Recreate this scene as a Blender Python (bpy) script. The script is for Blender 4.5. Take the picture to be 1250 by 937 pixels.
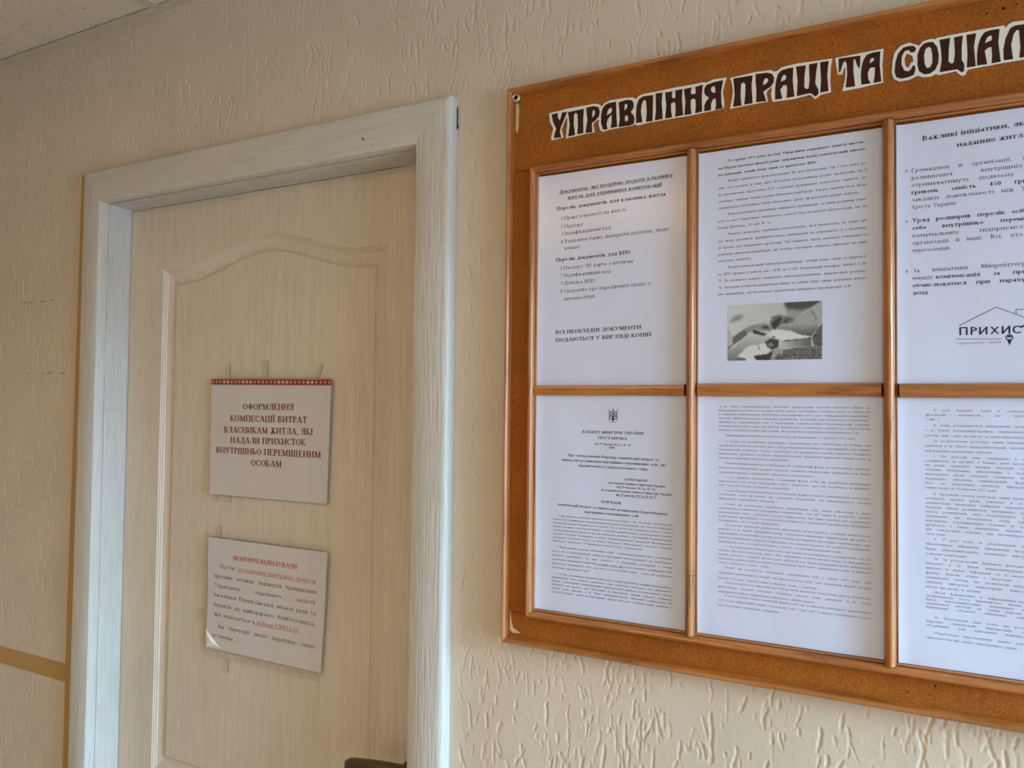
import bpy, bmesh, math, random
import numpy as np
from mathutils import Vector, Matrix
from mathutils.geometry import tessellate_polygon

for _o in list(bpy.data.objects):
    bpy.data.objects.remove(_o, do_unlink=True)
SC = bpy.context.scene
COL = SC.collection
CZ = 1.62                       # height of the lens above the floor

# ------------------------------------------------------------------ camera
cam = bpy.data.cameras.new('camera'); cam_o = bpy.data.objects.new('camera', cam); COL.objects.link(cam_o)
_f, _yaw, _pit, _rol = 899.87, math.radians(26.997), math.radians(1.7035), math.radians(0.6218)
_fw = Vector((-math.sin(_yaw)*math.cos(_pit), math.cos(_yaw)*math.cos(_pit), math.sin(_pit)))
_r = Vector((math.cos(_yaw), math.sin(_yaw), 0)); _u = _r.cross(_fw)
_R = math.cos(_rol)*_r + math.sin(_rol)*_u; _U = -math.sin(_rol)*_r + math.cos(_rol)*_u
cam_o.matrix_world = Matrix(((_R.x, _U.x, -_fw.x, 0), (_R.y, _U.y, -_fw.y, -0.94895), (_R.z, _U.z, -_fw.z, CZ), (0, 0, 0, 1)))
cam.sensor_fit = 'HORIZONTAL'; cam.sensor_width = 36.0; cam.lens = 36.0*_f/1250.0
cam.clip_start = 0.02
SC.camera = cam_o

# ------------------------------------------------------------------ world, daylight, exposure
w = bpy.data.worlds.new('overcast_sky'); SC.world = w; w.use_nodes = True
w.node_tree.nodes['Background'].inputs[0].default_value = (0.62, 0.80, 1.0, 1)
w.node_tree.nodes['Background'].inputs[1].default_value = 1.0

def area(name, loc, rot, sx, sy, power, col, spread=180):
    l = bpy.data.lights.new(name, 'AREA'); l.shape = 'RECTANGLE'; l.size = sx; l.size_y = sy
    l.energy = power; l.color = col; l.spread = math.radians(spread)
    o = bpy.data.objects.new(name, l); o.location = loc; o.rotation_euler = rot; COL.objects.link(o); return o
# daylight coming in through window_1 in the right-hand wall (the light sits just outside the opening)
area('window_daylight', (2.16, -0.90, 1.30), (0, math.radians(90), 0), 1.2, 1.0, 44, (0.52, 0.76, 1.0))
# brighter sky seen obliquely upward through the same window, so that low things get more of it than high ones
_l = Vector((3.5, -0.50, 2.75)); _t = Vector((-1.0, -0.05, 0.9))
area('sky_daylight', _l, (_t-_l).to_track_quat('-Z', 'Y').to_euler(), 1.5, 1.3, 1150, (0.45, 0.78, 1.0))
# added warm fill light under the ceiling, out of view behind the camera
area('warm_fill_light', (-0.9, -1.6, 2.33), (0, 0, 0), 0.55, 0.55, 11.0, (1.0, 0.62, 0.25))

vs = SC.view_settings
vs.view_transform = 'Standard'; vs.look = 'None'; vs.gamma = 1.0; vs.use_curve_mapping = False
vs.exposure = -0.10

# ------------------------------------------------------------------ helpers
def mesh_obj(name, verts, faces, mat=None, parent=None, smooth=False, loc=None):
    me = bpy.data.meshes.new(name)
    me.from_pydata([tuple(map(float, v)) for v in verts], [], [tuple(map(int, f)) for f in faces])
    me.update()
    if mat: me.materials.append(mat)
    if smooth: me.polygons.foreach_set('use_smooth', [True]*len(me.polygons))
    o = bpy.data.objects.new(name, me); COL.objects.link(o)
    if parent: o.parent = parent
    if loc: o.location = loc
    return o

def np_mesh(name, co, quads, mat=None, parent=None, smooth=True):
    co = np.asarray(co, np.float32); quads = np.asarray(quads, np.int32)
    me = bpy.data.meshes.new(name)
    n = quads.shape[1]
    me.vertices.add(len(co)); me.vertices.foreach_set('co', co.ravel())
    me.loops.add(quads.size); me.loops.foreach_set('vertex_index', quads.ravel())
    me.polygons.add(len(quads)); me.polygons.foreach_set('loop_start', np.arange(len(quads), dtype=np.int32)*n)
    me.update(calc_edges=True); me.validate()
    if smooth: me.polygons.foreach_set('use_smooth', np.ones(len(quads), bool))
    if mat: me.materials.append(mat)
    o = bpy.data.objects.new(name, me); COL.objects.link(o)
    if parent: o.parent = parent
    return o

def box(name, x0, x1, y0, y1, z0, z1, mat, parent=None, bevel=0.0, seg=2):
    bm = bmesh.new()
    bmesh.ops.create_cube(bm, size=1)
    for v in bm.verts:
        v.co = ((x0+x1)/2+v.co.x*(x1-x0), (y0+y1)/2+v.co.y*(y1-y0), (z0+z1)/2+v.co.z*(z1-z0))
    if bevel: bmesh.ops.bevel(bm, geom=bm.edges[:], offset=bevel, segments=seg, affect='EDGES', profile=0.5)
    me = bpy.data.meshes.new(name); bm.to_mesh(me); bm.free(); me.materials.append(mat)
    o = bpy.data.objects.new(name, me); COL.objects.link(o)
    if parent: o.parent = parent
    return o

def empty(name, loc=(0, 0, 0)):
    o = bpy.data.objects.new(name, None); o.empty_display_size = 0.05; o.location = loc; COL.objects.link(o); return o

def tag(o, label=None, cat=None, group=None, kind=None):
    if label: o['label'] = label
    if cat: o['category'] = cat
    if group: o['group'] = group
    if kind: o['kind'] = kind
    return o

def prism(name, outer, holes, yf, yb, mat, parent=None, zoff=CZ):
    """flat piece in the wall plane: outline (x, z) with holes, front at y=yf, back at y=yb"""
    loops = [outer]+list(holes)
    tris = tessellate_polygon([[Vector((p[0], p[1], 0)) for p in l] for l in loops])
    pts = [p for l in loops for p in l]; n = len(pts)
    V = [(p[0], yf, p[1]+zoff) for p in pts]+[(p[0], yb, p[1]+zoff) for p in pts]
    F = []
    for t in tris:
        a, b, c = (pts[i] for i in t)
        ar = (b[0]-a[0])*(c[1]-a[1])-(b[1]-a[1])*(c[0]-a[0])
        F.append(tuple(t) if ar > 0 else tuple(reversed(t)))
    base = 0
    for l in loops:
        m = len(l)
        for i in range(m):
            j = (i+1) % m
            F.append((base+i, base+j, base+j+n, base+i+n))
        base += m
    o = mesh_obj(name, V, F, mat, parent)
    return o

# mitred moulding in the wall plane: path segment a->b, profile points (s across from outer to inner, h height off the wall)
def molding(name, a, b, inward, prof, mat, m0=0.0, m1=0.0, y0=0.0, parent=None, smooth=True, nseg=10, wob=0.0, rnd=None):
    a = Vector((a[0], a[1])); b = Vector((b[0], b[1])); d = (b-a); L = d.length; d.normalize(); n = Vector(inward)
    V = []; F = []; k = len(prof)
    for i in range(nseg+1):
        t = i/nseg
        for (s, h) in prof:
            lo = m0*s; hi = L-m1*s
            q = a + d*(lo+(hi-lo)*t) + n*s
            hh = h
            if wob and rnd and 0 < i < nseg: hh = h+rnd.uniform(-wob, wob)*(1 if h > 1e-4 else 0)
            V.append((q.x, y0-hh, q.y+CZ))
    for i in range(nseg):
        for j in range(k-1):
            p = i*k+j
            F.append((p, p+1, p+1+k, p+k))
    F.append(tuple(range(k))); F.append(tuple(reversed(range(nseg*k, nseg*k+k))))
    for i in range(nseg):
        p = i*k; F.append((p+k-1, p, p+k, p+2*k-1))
    o = mesh_obj(name, V, F, mat, parent)
    bm = bmesh.new(); bm.from_mesh(o.data); bmesh.ops.recalc_face_normals(bm, faces=bm.faces)
    if smooth:
        for f in bm.faces: f.smooth = True
        for e in bm.edges:
            if len(e.link_faces) == 2 and e.calc_face_angle(0) > math.radians(38): e.smooth = False
    bm.to_mesh(o.data); bm.free()
    return o

# ------------------------------------------------------------------ materials
def new_mat(name):
    m = bpy.data.materials.new(name); m.use_nodes = True; nt = m.node_tree
    return m, nt, nt.nodes['Principled BSDF']
def N(nt, t, **kw):
    n = nt.nodes.new(t)
    for k, v in kw.items():
        if k in n.inputs: n.inputs[k].default_value = v
        else: setattr(n, k, v)
    return n
def coords(nt, scale=(1, 1, 1), rot=(0, 0, 0)):
    tc = N(nt, 'ShaderNodeTexCoord'); mp = N(nt, 'ShaderNodeMapping'); mp.inputs['Scale'].default_value = scale
    mp.inputs['Rotation'].default_value = rot
    nt.links.new(tc.outputs['Object'], mp.inputs['Vector']); return mp.outputs['Vector']
def noise(nt, vec, scale, detail=3, rough=0.55, dist=0.0):
    n = N(nt, 'ShaderNodeTexNoise'); n.inputs['Scale'].default_value = scale; n.inputs['Detail'].default_value = detail
    n.inputs['Roughness'].default_value = rough; n.inputs['Distortion'].default_value = dist
    nt.links.new(vec, n.inputs['Vector']); return n.outputs['Fac']
def ramp(nt, fac, stops):
    r = N(nt, 'ShaderNodeValToRGB'); cr = r.color_ramp
    while len(cr.elements) > 1: cr.elements.remove(cr.elements[-1])
    cr.elements[0].position = stops[0][0]; cr.elements[0].color = (*stops[0][1], 1)
    for p, c in stops[1:]:
        e = cr.elements.new(p); e.color = (*c, 1)
    nt.links.new(fac, r.inputs['Fac']); return r.outputs['Color']
def bump(nt, bs, h, strength, dist):
    b = N(nt, 'ShaderNodeBump'); b.inputs['Strength'].default_value = strength; b.inputs['Distance'].default_value = dist
    nt.links.new(h, b.inputs['Height'])
    if bs.inputs['Normal'].is_linked:
        nt.links.new(bs.inputs['Normal'].links[0].from_socket, b.inputs['Normal'])
    nt.links.new(b.outputs['Normal'], bs.inputs['Normal'])
def plain(name, col, rough=0.6, spec=0.5, metal=0.0, coat=0.0):
    m, nt, bs = new_mat(name)
    bs.inputs['Base Color'].default_value = (*col, 1); bs.inputs['Roughness'].default_value = rough
    bs.inputs['Specular IOR Level'].default_value = spec; bs.inputs['Metallic'].default_value = metal
    bs.inputs['Coat Weight'].default_value = coat
    return m
def mulc(c, k): return tuple(min(1, x*k) for x in c)

PLASTER = (0.645, 0.548, 0.465)
def mat_plaster(name='cream_plaster_paint', streaks=False):
    m, nt, bs = new_mat(name)
    v = coords(nt)
    c = ramp(nt, noise(nt, v, 3.5, 5, 0.6), [(0.3, mulc(PLASTER, 0.92)), (0.7, mulc(PLASTER, 1.05))])
    nt.links.new(c, bs.inputs['Base Color'])
    bs.inputs['Roughness'].default_value = 0.48; bs.inputs['Specular IOR Level'].default_value = 0.4
    bump(nt, bs, noise(nt, v, 260, 4, 0.65), 0.35, 0.0009)
    bump(nt, bs, noise(nt, v, 60, 3, 0.5), 0.25, 0.002)
    if streaks:
        g = noise(nt, coords(nt, (1, 1, 0.22)), 120, 2, 0.5, 0.3)
        bump(nt, bs, ramp(nt, g, [(0.60, (1, 1, 1)), (0.68, (0, 0, 0))]), 0.6, 0.0016)
    return m
M_PLASTER = mat_plaster(); M_PLASTER_FAR = mat_plaster('cream_plaster_paint_beyond', True)

def mat_wood(name, base, dark, axis, rough=0.32, gscale=1.0, coat=0.5):
    m, nt, bs = new_mat(name)
    s = {'x': (0.06, 1, 1), 'z': (1, 1, 0.06)}[axis]
    v = coords(nt, tuple(k*gscale for k in s))
    g = noise(nt, v, 170, 5, 0.62, 0.4)
    c = ramp(nt, g, [(0.30, dark), (0.50, base), (0.72, mulc(base, 1.22))])
    big = noise(nt, coords(nt), 9, 3, 0.5)
    mx = N(nt, 'ShaderNodeMix', data_type='RGBA', blend_type='MULTIPLY'); mx.inputs[0].default_value = 1.0
    nt.links.new(c, mx.inputs[6]); nt.links.new(ramp(nt, big, [(0.3, (0.80, 0.78, 0.74)), (0.65, (1, 1, 1))]), mx.inputs[7])
    # worn, scuffed specks where the varnish has gone
    sp = noise(nt, coords(nt), 230, 2, 0.5)
    mk = ramp(nt, sp, [(0.745, (0, 0, 0)), (0.76, (1, 1, 1))])
    mx2 = N(nt, 'ShaderNodeMix', data_type='RGBA'); nt.links.new(mk, mx2.inputs[0])
    nt.links.new(mx.outputs[2], mx2.inputs[6]); mx2.inputs[7].default_value = (0.62, 0.40, 0.20, 1)
    nt.links.new(mx2.outputs[2], bs.inputs['Base Color'])
    bs.inputs['Roughness'].default_value = rough; bs.inputs['Coat Weight'].default_value = coat; bs.inputs['Coat Roughness'].default_value = 0.25
    bump(nt, bs, g, 0.25, 0.0006)
    return m
WD = (0.44, 0.150, 0.034); WDD = (0.20, 0.054, 0.010)
M_WX = mat_wood('varnished_wood_grain_level', WD, WDD, 'x')
M_WZ = mat_wood('varnished_wood_grain_upright', WD, WDD, 'z')

def mat_hard():
    m, nt, bs = new_mat('hardboard_speckled')
    v = coords(nt)
    c = ramp(nt, noise(nt, v, 420, 4, 0.7), [(0.28, (0.16, 0.048, 0.006)), (0.46, (0.325, 0.095, 0.010)), (0.58, (0.38, 0.118, 0.014)), (0.76, (0.52, 0.21, 0.045))])
    b = ramp(nt, noise(nt, v, 14, 4, 0.6), [(0.3, (0.82, 0.80, 0.78)), (0.7, (1.06, 1.04, 1.0))])
    mx = N(nt, 'ShaderNodeMix', data_type='RGBA', blend_type='MULTIPLY'); mx.inputs[0].default_value = 1
    nt.links.new(c, mx.inputs[6]); nt.links.new(b, mx.inputs[7]); nt.links.new(mx.outputs[2], bs.inputs['Base Color'])
    bs.inputs['Roughness'].default_value = 0.55; bs.inputs['Specular IOR Level'].default_value = 0.22
    bump(nt, bs, noise(nt, v, 300, 3, 0.6), 0.25, 0.0005)
    return m
M_HARD = mat_hard()

def mat_door(name, col, k, bsz, rough=0.42, sc=(1, 1, 0.03)):
    m, nt, bs = new_mat(name)
    v = coords(nt, sc)
    g = noise(nt, v, 330, 3, 0.55, 0.2)
    big = noise(nt, coords(nt), 4, 4, 0.6)
    c = ramp(nt, big, [(0.3, mulc(col, 0.94)), (0.7, mulc(col, 1.03))])
    gg = ramp(nt, g, [(0.35, (0.90, 0.885, 0.865)), (0.6, (1, 1, 1))])
    mx = N(nt, 'ShaderNodeMix', data_type='RGBA', blend_type='MULTIPLY'); mx.inputs[0].default_value = 1
    nt.links.new(c, mx.inputs[6]); nt.links.new(gg, mx.inputs[7]); nt.links.new(mx.outputs[2], bs.inputs['Base Color'])
    bs.inputs['Roughness'].default_value = rough
    bump(nt, bs, g, k, bsz)
    return m
M_LEAF = mat_door('cream_door_paint', (0.67, 0.585, 0.505), 0.5, 0.0008)
M_FRAME_Z = mat_door('white_frame_paint_upright', (0.60, 0.575, 0.56), 1.0, 0.0014, 0.38, (1, 1, 0.05))
M_FRAME_X = mat_door('white_frame_paint_level', (0.61, 0.575, 0.55), 0.4, 0.0007, 0.38, (0.05, 1, 1))

def mat_paper(name, col=(0.84, 0.85, 0.88), rough=0.38):
    m, nt, bs = new_mat(name)
    v = coords(nt)
    c = ramp(nt, noise(nt, v, 12, 3, 0.5), [(0.3, mulc(col, 0.97)), (0.7, col)])
    nt.links.new(c, bs.inputs['Base Color']); bs.inputs['Roughness'].default_value = rough
    bs.inputs['Specular IOR Level'].default_value = 0.5
    bs.inputs['Coat Weight'].default_value = 0.35; bs.inputs['Coat Roughness'].default_value = 0.16
    bump(nt, bs, noise(nt, v, 26, 2, 0.4), 0.25, 0.003)
    return m
M_PAPER = mat_paper('glossy_covered_paper', (0.66, 0.70, 0.93))
M_PAPER_DOOR = mat_paper('door_notice_paper', (0.69, 0.65, 0.70), 0.5)
M_CUT = plain('heading_cut_paper', (0.78, 0.76, 0.72), 0.5)
M_CUTLINE = plain('heading_cut_edge', (0.82, 0.74, 0.62), 0.6)
def mat_letter():
    m, nt, bs = new_mat('heading_maroon_ink'); v = coords(nt)
    nt.links.new(ramp(nt, noise(nt, v, 60, 3), [(0.3, (0.030, 0.010, 0.008)), (0.7, (0.065, 0.016, 0.010))]), bs.inputs['Base Color'])
    bs.inputs['Roughness'].default_value = 0.7; bs.inputs['Specular IOR Level'].default_value = 0.2
    return m
M_LETTER = mat_letter()
M_INK = plain('black_ink', (0.030, 0.034, 0.05), 0.6, 0.3)
M_INKG = plain('grey_ink', (0.16, 0.18, 0.24), 0.6, 0.3)
M_MAROON = plain('maroon_ink', (0.20, 0.012, 0.030), 0.6, 0.3)
M_RED = plain('red_ink', (0.55, 0.05, 0.06), 0.6, 0.3)
M_REDBAND = plain('embroidery_red', (0.30, 0.030, 0.022), 0.6, 0.3)
M_CREAMPAT = plain('embroidery_cream', (0.72, 0.60, 0.48), 0.6, 0.3)
M_BLACK = plain('dark_gap', (0.02, 0.015, 0.012), 0.9, 0.1)
M_NAVY = plain('navy_ink', (0.012, 0.022, 0.06), 0.6, 0.3)
M_HANDLE = plain('bronze_handle_metal', (0.16, 0.12, 0.07), 0.35, 0.5, 0.9)
M_STEEL = plain('pale_screw_metal', (0.62, 0.58, 0.50), 0.35, 0.5, 0.8)
M_AMBER = plain('amber_strip_paint', (0.47, 0.27, 0.085), 0.5)
M_WEAR = plain('bare_worn_wood', (0.62, 0.47, 0.27), 0.7)
def mat_film():
    m = bpy.data.materials.new('clear_plastic_film'); m.use_nodes = True; nt = m.node_tree; nt.nodes.clear()
    o = N(nt, 'ShaderNodeOutputMaterial'); t = N(nt, 'ShaderNodeBsdfTransparent'); g = N(nt, 'ShaderNodeBsdfGlossy')
    t.inputs[0].default_value = (0.97, 0.965, 0.96, 1); g.inputs['Roughness'].default_value = 0.12
    lw = N(nt, 'ShaderNodeLayerWeight'); fr = N(nt, 'ShaderNodeMapRange'); nt.links.new(lw.outputs['Facing'], fr.inputs[0]); fr.inputs[1].default_value = 0.5; fr.inputs[3].default_value = 0.035; fr.inputs[4].default_value = 0.22
    mx = N(nt, 'ShaderNodeMixShader'); nt.links.new(fr.outputs[0], mx.inputs[0]); nt.links.new(t.outputs[0], mx.inputs[1]); nt.links.new(g.outputs[0], mx.inputs[2])
    b = N(nt, 'ShaderNodeBump'); b.inputs['Strength'].default_value = 0.3; b.inputs['Distance'].default_value = 0.004
    nt.links.new(noise(nt, coords(nt), 30, 2), b.inputs['Height']); nt.links.new(b.outputs[0], g.inputs['Normal'])
    nt.links.new(mx.outputs[0], o.inputs[0]); return m
M_FILM = mat_film()
M_FILMEDGE = plain('film_seam', (0.50, 0.44, 0.36), 0.25, 0.6)

# ------------------------------------------------------------------ the room
OX0, OX1, OZ1 = -1.440, -0.600, 0.440    # hole in the back wall behind the door frame (z relative to the lens)
def plaster_wall():
    rnd = np.random.RandomState(7); R = random.Random(11)
    s = 0.00135; X0, X1, Z0, Z1 = -2.300, 0.900, -1.300, 0.7568
    nx = int(round((X1-X0)/s/8))*8; nz = int(round((Z1-Z0)/s/8))*8
    H = np.zeros((nz+17, nx+17), np.float32); G = np.zeros_like(H)
    # clumps decide where the trowelled worm marks sit thick
    def clump(x, z):
        return 0.5+0.5*math.sin(x*9.1+2.1*math.sin(z*7.3+1.0))*math.sin(z*8.3+1.7*math.sin(x*6.1))
    g = np.arange(-5, 6); GX, GZ = np.meshgrid(g, g)
    nst = 0
    while nst < 20500:
        x = R.uniform(X0, X1); z = R.uniform(Z0, Z1)
        if R.random() > 0.28+0.72*clump(x, z): continue
        nst += 1
        L = min(0.085, 0.004+R.expovariate(1/0.014)); r = R.uniform(0.42, 1.10); hh = R.uniform(0.0004, 0.0014)
        ang = R.gauss(0, 0.16); ph = R.uniform(0, 6.28); am = R.uniform(0, 0.0018)
        n = max(2, int(L/s))
        for k in range(n+1):
            t = k/n
            px = (x+math.tan(ang)*L*t+am*math.sin(ph+t*L*190)-X0)/s; pz = (z-L*t-Z0)/s
            ix, iz = int(px), int(pz)
            if not (6 <= ix < nx+10 and 6 <= iz < nz+10): continue
            rr = r*(0.65+0.6*math.sin(math.pi*min(1, t*0.9+0.1))+0.25*math.sin(ph*3+k*0.7))
            d2 = ((GX+ix-px)**2+(GZ+iz-pz)**2*0.8)/(rr*rr*1.35)
            p = hh*np.exp(-d2**1.15)
            sl = H[iz-5:iz+6, ix-5:ix+6]; np.maximum(sl, p, out=sl)
            p2 = 0.30*hh*np.exp(-d2/3.2); sg = G[iz-5:iz+6, ix-5:ix+6]; np.maximum(sg, p2, out=sg)
    H = G-1.25*H
    # slow undulation + fine mottle
    xs = X0+s*np.arange(nx+17); zs = Z0+s*np.arange(nz+17)
    XX, ZZ = np.meshgrid(xs, zs)
    H += 0.0005*np.sin(XX*21+3*np.sin(ZZ*9))*np.sin(ZZ*17+2*np.sin(XX*13))
    H += rnd.randn(*H.shape).astype(np.float32)*0.00005
    # smooth painted-over zones: the amber strip and a hand-width beside the door frame and board
    m = (ZZ < -0.536) & (ZZ > -0.578) & (XX < -1.45); H[m] = 0
    m = (XX > -1.512) & (XX < -1.45) & (ZZ < 0.475); H[m] = np.minimum(H[m]*0.1, 0.0002)
    sm = np.clip((np.abs(XX+0.5745)-0.006)/0.006, 0, 1); H *= np.where((ZZ < 0.47), sm, 1)
    dz = np.abs(ZZ-0.4735); H *= np.where((XX > -1.48) & (XX < -0.56), np.clip((dz-0.002)/0.004, 0, 1), 1)
    # two cracks in the old plaster
    for (xa, xb, zc) in ((-1.75, -1.53, 0.213), (-1.76, -1.525, 0.0585)):
        zz = zc+0.002*np.sin(XX*47)+0.0013*np.sin(XX*131)
        m = (np.abs(ZZ-zz) < 0.0011) & (XX > xa) & (XX < xb); H[m] -= 0.0008*(0.5+0.5*np.sin(XX[m]*90))
    xl, zl = X0+s*nx, Z0+s*nz
    fade = np.clip(np.minimum(np.minimum(XX-X0, xl-XX), ZZ-Z0)/0.03, 0, 1); H *= fade
    co = np.stack([XX, -H, ZZ+CZ], -1).reshape(-1, 3); W = nx+17
    quads = []
    # frame footprint on the wall (trapezoid seen by the camera), padded
    def top(x): return 0.445+(0.1334-x)*0.262+0.05
    def bot(x): return -0.375-(0.1267-x)*0.235-0.05
    for bz in range(0, nz, 8):
        for bx in range(0, nx, 8):
            xa, xb = xs[bx], xs[bx+8]; za, zb = zs[bz], zs[bz+8]
            if xa > OX0 and xb < OX1 and zb < OZ1: continue
            inb = xa > -0.478 and za > -0.318 and zb < 0.442
            vis = (not inb) and xa < 0.17 and za < top(xa) and zb > bot(xb)
            near = (not inb) and xa < 0.50 and za < top(xa)+0.3 and zb > bot(xb)-0.3
            st = 1 if vis else 8 if inb else 2 if near else 4
            for iz in range(bz, bz+8, st):
                a = iz*W+np.arange(bx, bx+8, st)
                quads.append(np.stack([a, a+st, a+st*W+st, a+st*W], -1))
    q = np.concatenate(quads)
    used = np.zeros(len(co), bool); used[q.ravel()] = True
    idx = np.cumsum(used)-1
    o = np_mesh('wall_back', co[used], idx[q], M_PLASTER)
    xe, ze0, ze1 = X0+s*nx, Z0+s*0, Z0+s*nz
    return o, X0, xe, ze0+CZ, ze1+CZ
wall, WX0, WX1, WZ0, WZ1 = plaster_wall()
tag(wall, kind='structure')
# the rest of the same wall, further left, right and below
def wall_rest():
    V = []; F = []
    def r(x0, x1, z0, z1, y=0.0):
        b = len(V); V.extend([(x0, y, z0), (x1, y, z0), (x1, y, z1), (x0, y, z1)]); F.append((b, b+1, b+2, b+3))
    ZT = 2.62
    r(-3.6, WX0, 0, ZT); r(WX1, 2.1, 0, ZT); r(WX0, WX1, WZ1, ZT)
    r(WX0, OX0+0.006, 0, WZ0); r(OX1-0.006, WX1, 0, WZ0)
    # solid core behind the rough coat
    r(-3.6, OX0, 0, ZT, 0.006); r(OX1, 2.1, 0, ZT, 0.006); r(OX0, OX1, CZ+OZ1, ZT, 0.006)
    return mesh_obj('plaster_surface', V, F, M_PLASTER_FAR, wall)
wall_rest()
# thin dark brown dashes drawn along the cracks
def cracks():
    R = random.Random(3); k = 0
    for (xa, xb, zc) in ((-1.745, -1.535, 0.213), (-1.755, -1.53, 0.0585)):
        V = []; F = []; x = xa
        while x < xb:
            L = R.uniform(0.006, 0.022); 
            if R.random() < 0.5:
                n = 4
                for i in range(n+1):
                    xx = x+L*i/n; zz = zc+0.002*math.sin(xx*47)+0.0013*math.sin(xx*131)
                    hw = 0.0009*R.uniform(0.4, 1.0)*(0.4 if i in (0, n) else 1)
                    V += [(xx, -0.0006, CZ+zz-hw), (xx, -0.0006, CZ+zz+hw)]
                    if i: b = len(V)-4; F.append((b, b+2, b+3, b+1))
            x += L+R.uniform(0.001, 0.006)
        mesh_obj('crack', V, F, plain('crack_dark_brown', (0.17, 0.115, 0.07), 0.9, 0.1), wall)
cracks()

RM = plain('room_cream_paint', (0.66, 0.52, 0.34), 0.6)
M_FLOOR = mat_wood('brown_floor_boards', (0.34, 0.17, 0.08), (0.22, 0.10, 0.045), 'x', 0.4, 0.3, 0.1)
CEIL = CZ+0.7615
tag(box('floor', -3.6, 2.1, -2.3, 0.3, -0.1, 0.0, M_FLOOR), kind='structure')
tag(box('wall_front', -3.6, 2.1, -2.4, -2.3, 0, 2.62, RM), kind='structure')
tag(box('wall_left', -3.7, -3.6, -2.4, 0.3, 0, 2.62, RM), kind='structure')
wr = empty('wall_right', (2.1, 0, 0)); tag(wr, kind='structure')
WY0, WY1, WZb, WZt = -1.55, -0.06, 0.60, 2.10
for nm, q in (('pier', (0, 0.1, WY1, 0.3, 0, 2.62)), ('pier', (0, 0.1, -2.4, WY0, 0, 2.62)), ('apron', (0, 0.1, WY0, WY1, 0, WZb)), ('lintel', (0, 0.1, WY0, WY1, WZt, 2.62))):
    box(nm, *q, RM, wr)
win = empty('window_1', (2.1, 0, 0)); tag(win, kind='structure')
M_WIN = plain('window_white', (0.8, 0.8, 0.8), 0.4)
for q in ((0.02, 0.05, WY0, WY0+0.04, WZb, WZt), (0.02, 0.05, WY1-0.04, WY1, WZb, WZt), (0.02, 0.05, WY0+0.04, WY1-0.04, WZb, WZb+0.04), (0.02, 0.05, WY0+0.04, WY1-0.04, WZt-0.04, WZt)):
    box('window_frame', *q, M_WIN, win)
# the rim of the added fill light is built with the ceiling below

# suspended ceiling: tiles on a metal grid
def mat_tile():
    m, nt, bs = new_mat('mineral_ceiling_tile'); v = coords(nt)
    n1 = noise(nt, v, 150, 2, 0.5); n2 = noise(nt, v, 60, 3, 0.6)
    c = ramp(nt, n1, [(0.27, (0.16, 0.13, 0.11)), (0.33, (0.66, 0.58, 0.50)), (0.7, (0.72, 0.64, 0.56))])
    nt.links.new(c, bs.inputs['Base Color']); bs.inputs['Roughness'].default_value = 0.85
    bump(nt, bs, n1, 0.5, 0.002); bump(nt, bs, n2, 0.3, 0.002)
    return m
M_TILE = mat_tile(); M_GRID = plain('ceiling_grid_paint', (0.56, 0.50, 0.43), 0.45)
ceil = empty('ceiling', (0, 0, CEIL)); tag(ceil, kind='structure')
TX = -1.258
box('fill_light_rim', -1.21, -0.59, -1.91, -1.29, -0.012, -0.001, plain('fill_light_rim_white', (0.8, 0.8, 0.8), 0.4), ceil)  # unseen rim, added to go with the warm fill light
box('ceiling_slab', -3.6, 2.1, -2.3, 0.3, 0.215, 0.23, RM, ceil)
for i in range(-3, 7):
    x1 = TX+0.6*i; 
    for j in range(0, 4):
        ya = -0.018-0.585*j-(0.0 if j == 0 else 0.0)
        xa, xb = max(-3.6, x1-0.6+0.012), min(2.1, x1-0.012)
        if xa >= xb: continue
        box('tile', xa-0.006, xb+0.006, max(-2.3, ya-0.585+0.008), ya, 0.003, 0.016, M_TILE, ceil)
    if -3.5 < x1 < 2.0: box('grid_tee', x1-0.0115, x1+0.0115, -2.3, -0.018, 0.0, 0.0025, M_GRID, ceil)
for j in range(1, 4): box('grid_tee', -3.6, 2.1, -0.603-0.585*(j-1)-0.006, -0.603-0.585*(j-1)+0.014, 0.0005, 0.0029, M_GRID, ceil)
tr = empty('trim_3', (0, 0, CEIL)); tag(tr, kind='structure')
box('wall_angle', -3.6, TX-0.001, -0.0185, 0.0, -0.001, 0.0015, M_GRID, tr)
box('wall_angle', TX+0.001, 2.1, -0.0185, 0.0, -0.001, 0.0015, M_GRID, tr)
box('wall_angle_upright', -3.6, 2.1, -0.0015, 0.0, 0.0015, 0.02, M_GRID, tr)

# amber painted strips on the plaster left of the door
st = empty('trim_1', (0, 0, CZ)); tag(st, kind='structure')
mesh_obj('painted_strip', [(-2.4, -0.0014, -0.5385), (-1.4575, -0.0014, -0.5385), (-1.4575, -0.0014, -0.5745), (-2.4, -0.0014, -0.5695)], [(3, 2, 1, 0)], M_AMBER, st)
mesh_obj('painted_strip', [(-1.502, -0.0009, -1.62), (-1.4565, -0.0009, -1.62), (-1.4565, -0.0009, 0.470), (-1.4940, -0.0009, 0.470), (-1.4970, -0.0009, 0.1), (-1.5025, -0.0009, -0.4)], [(0, 1, 2, 3, 4, 5)], M_AMBER, st)

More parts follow.
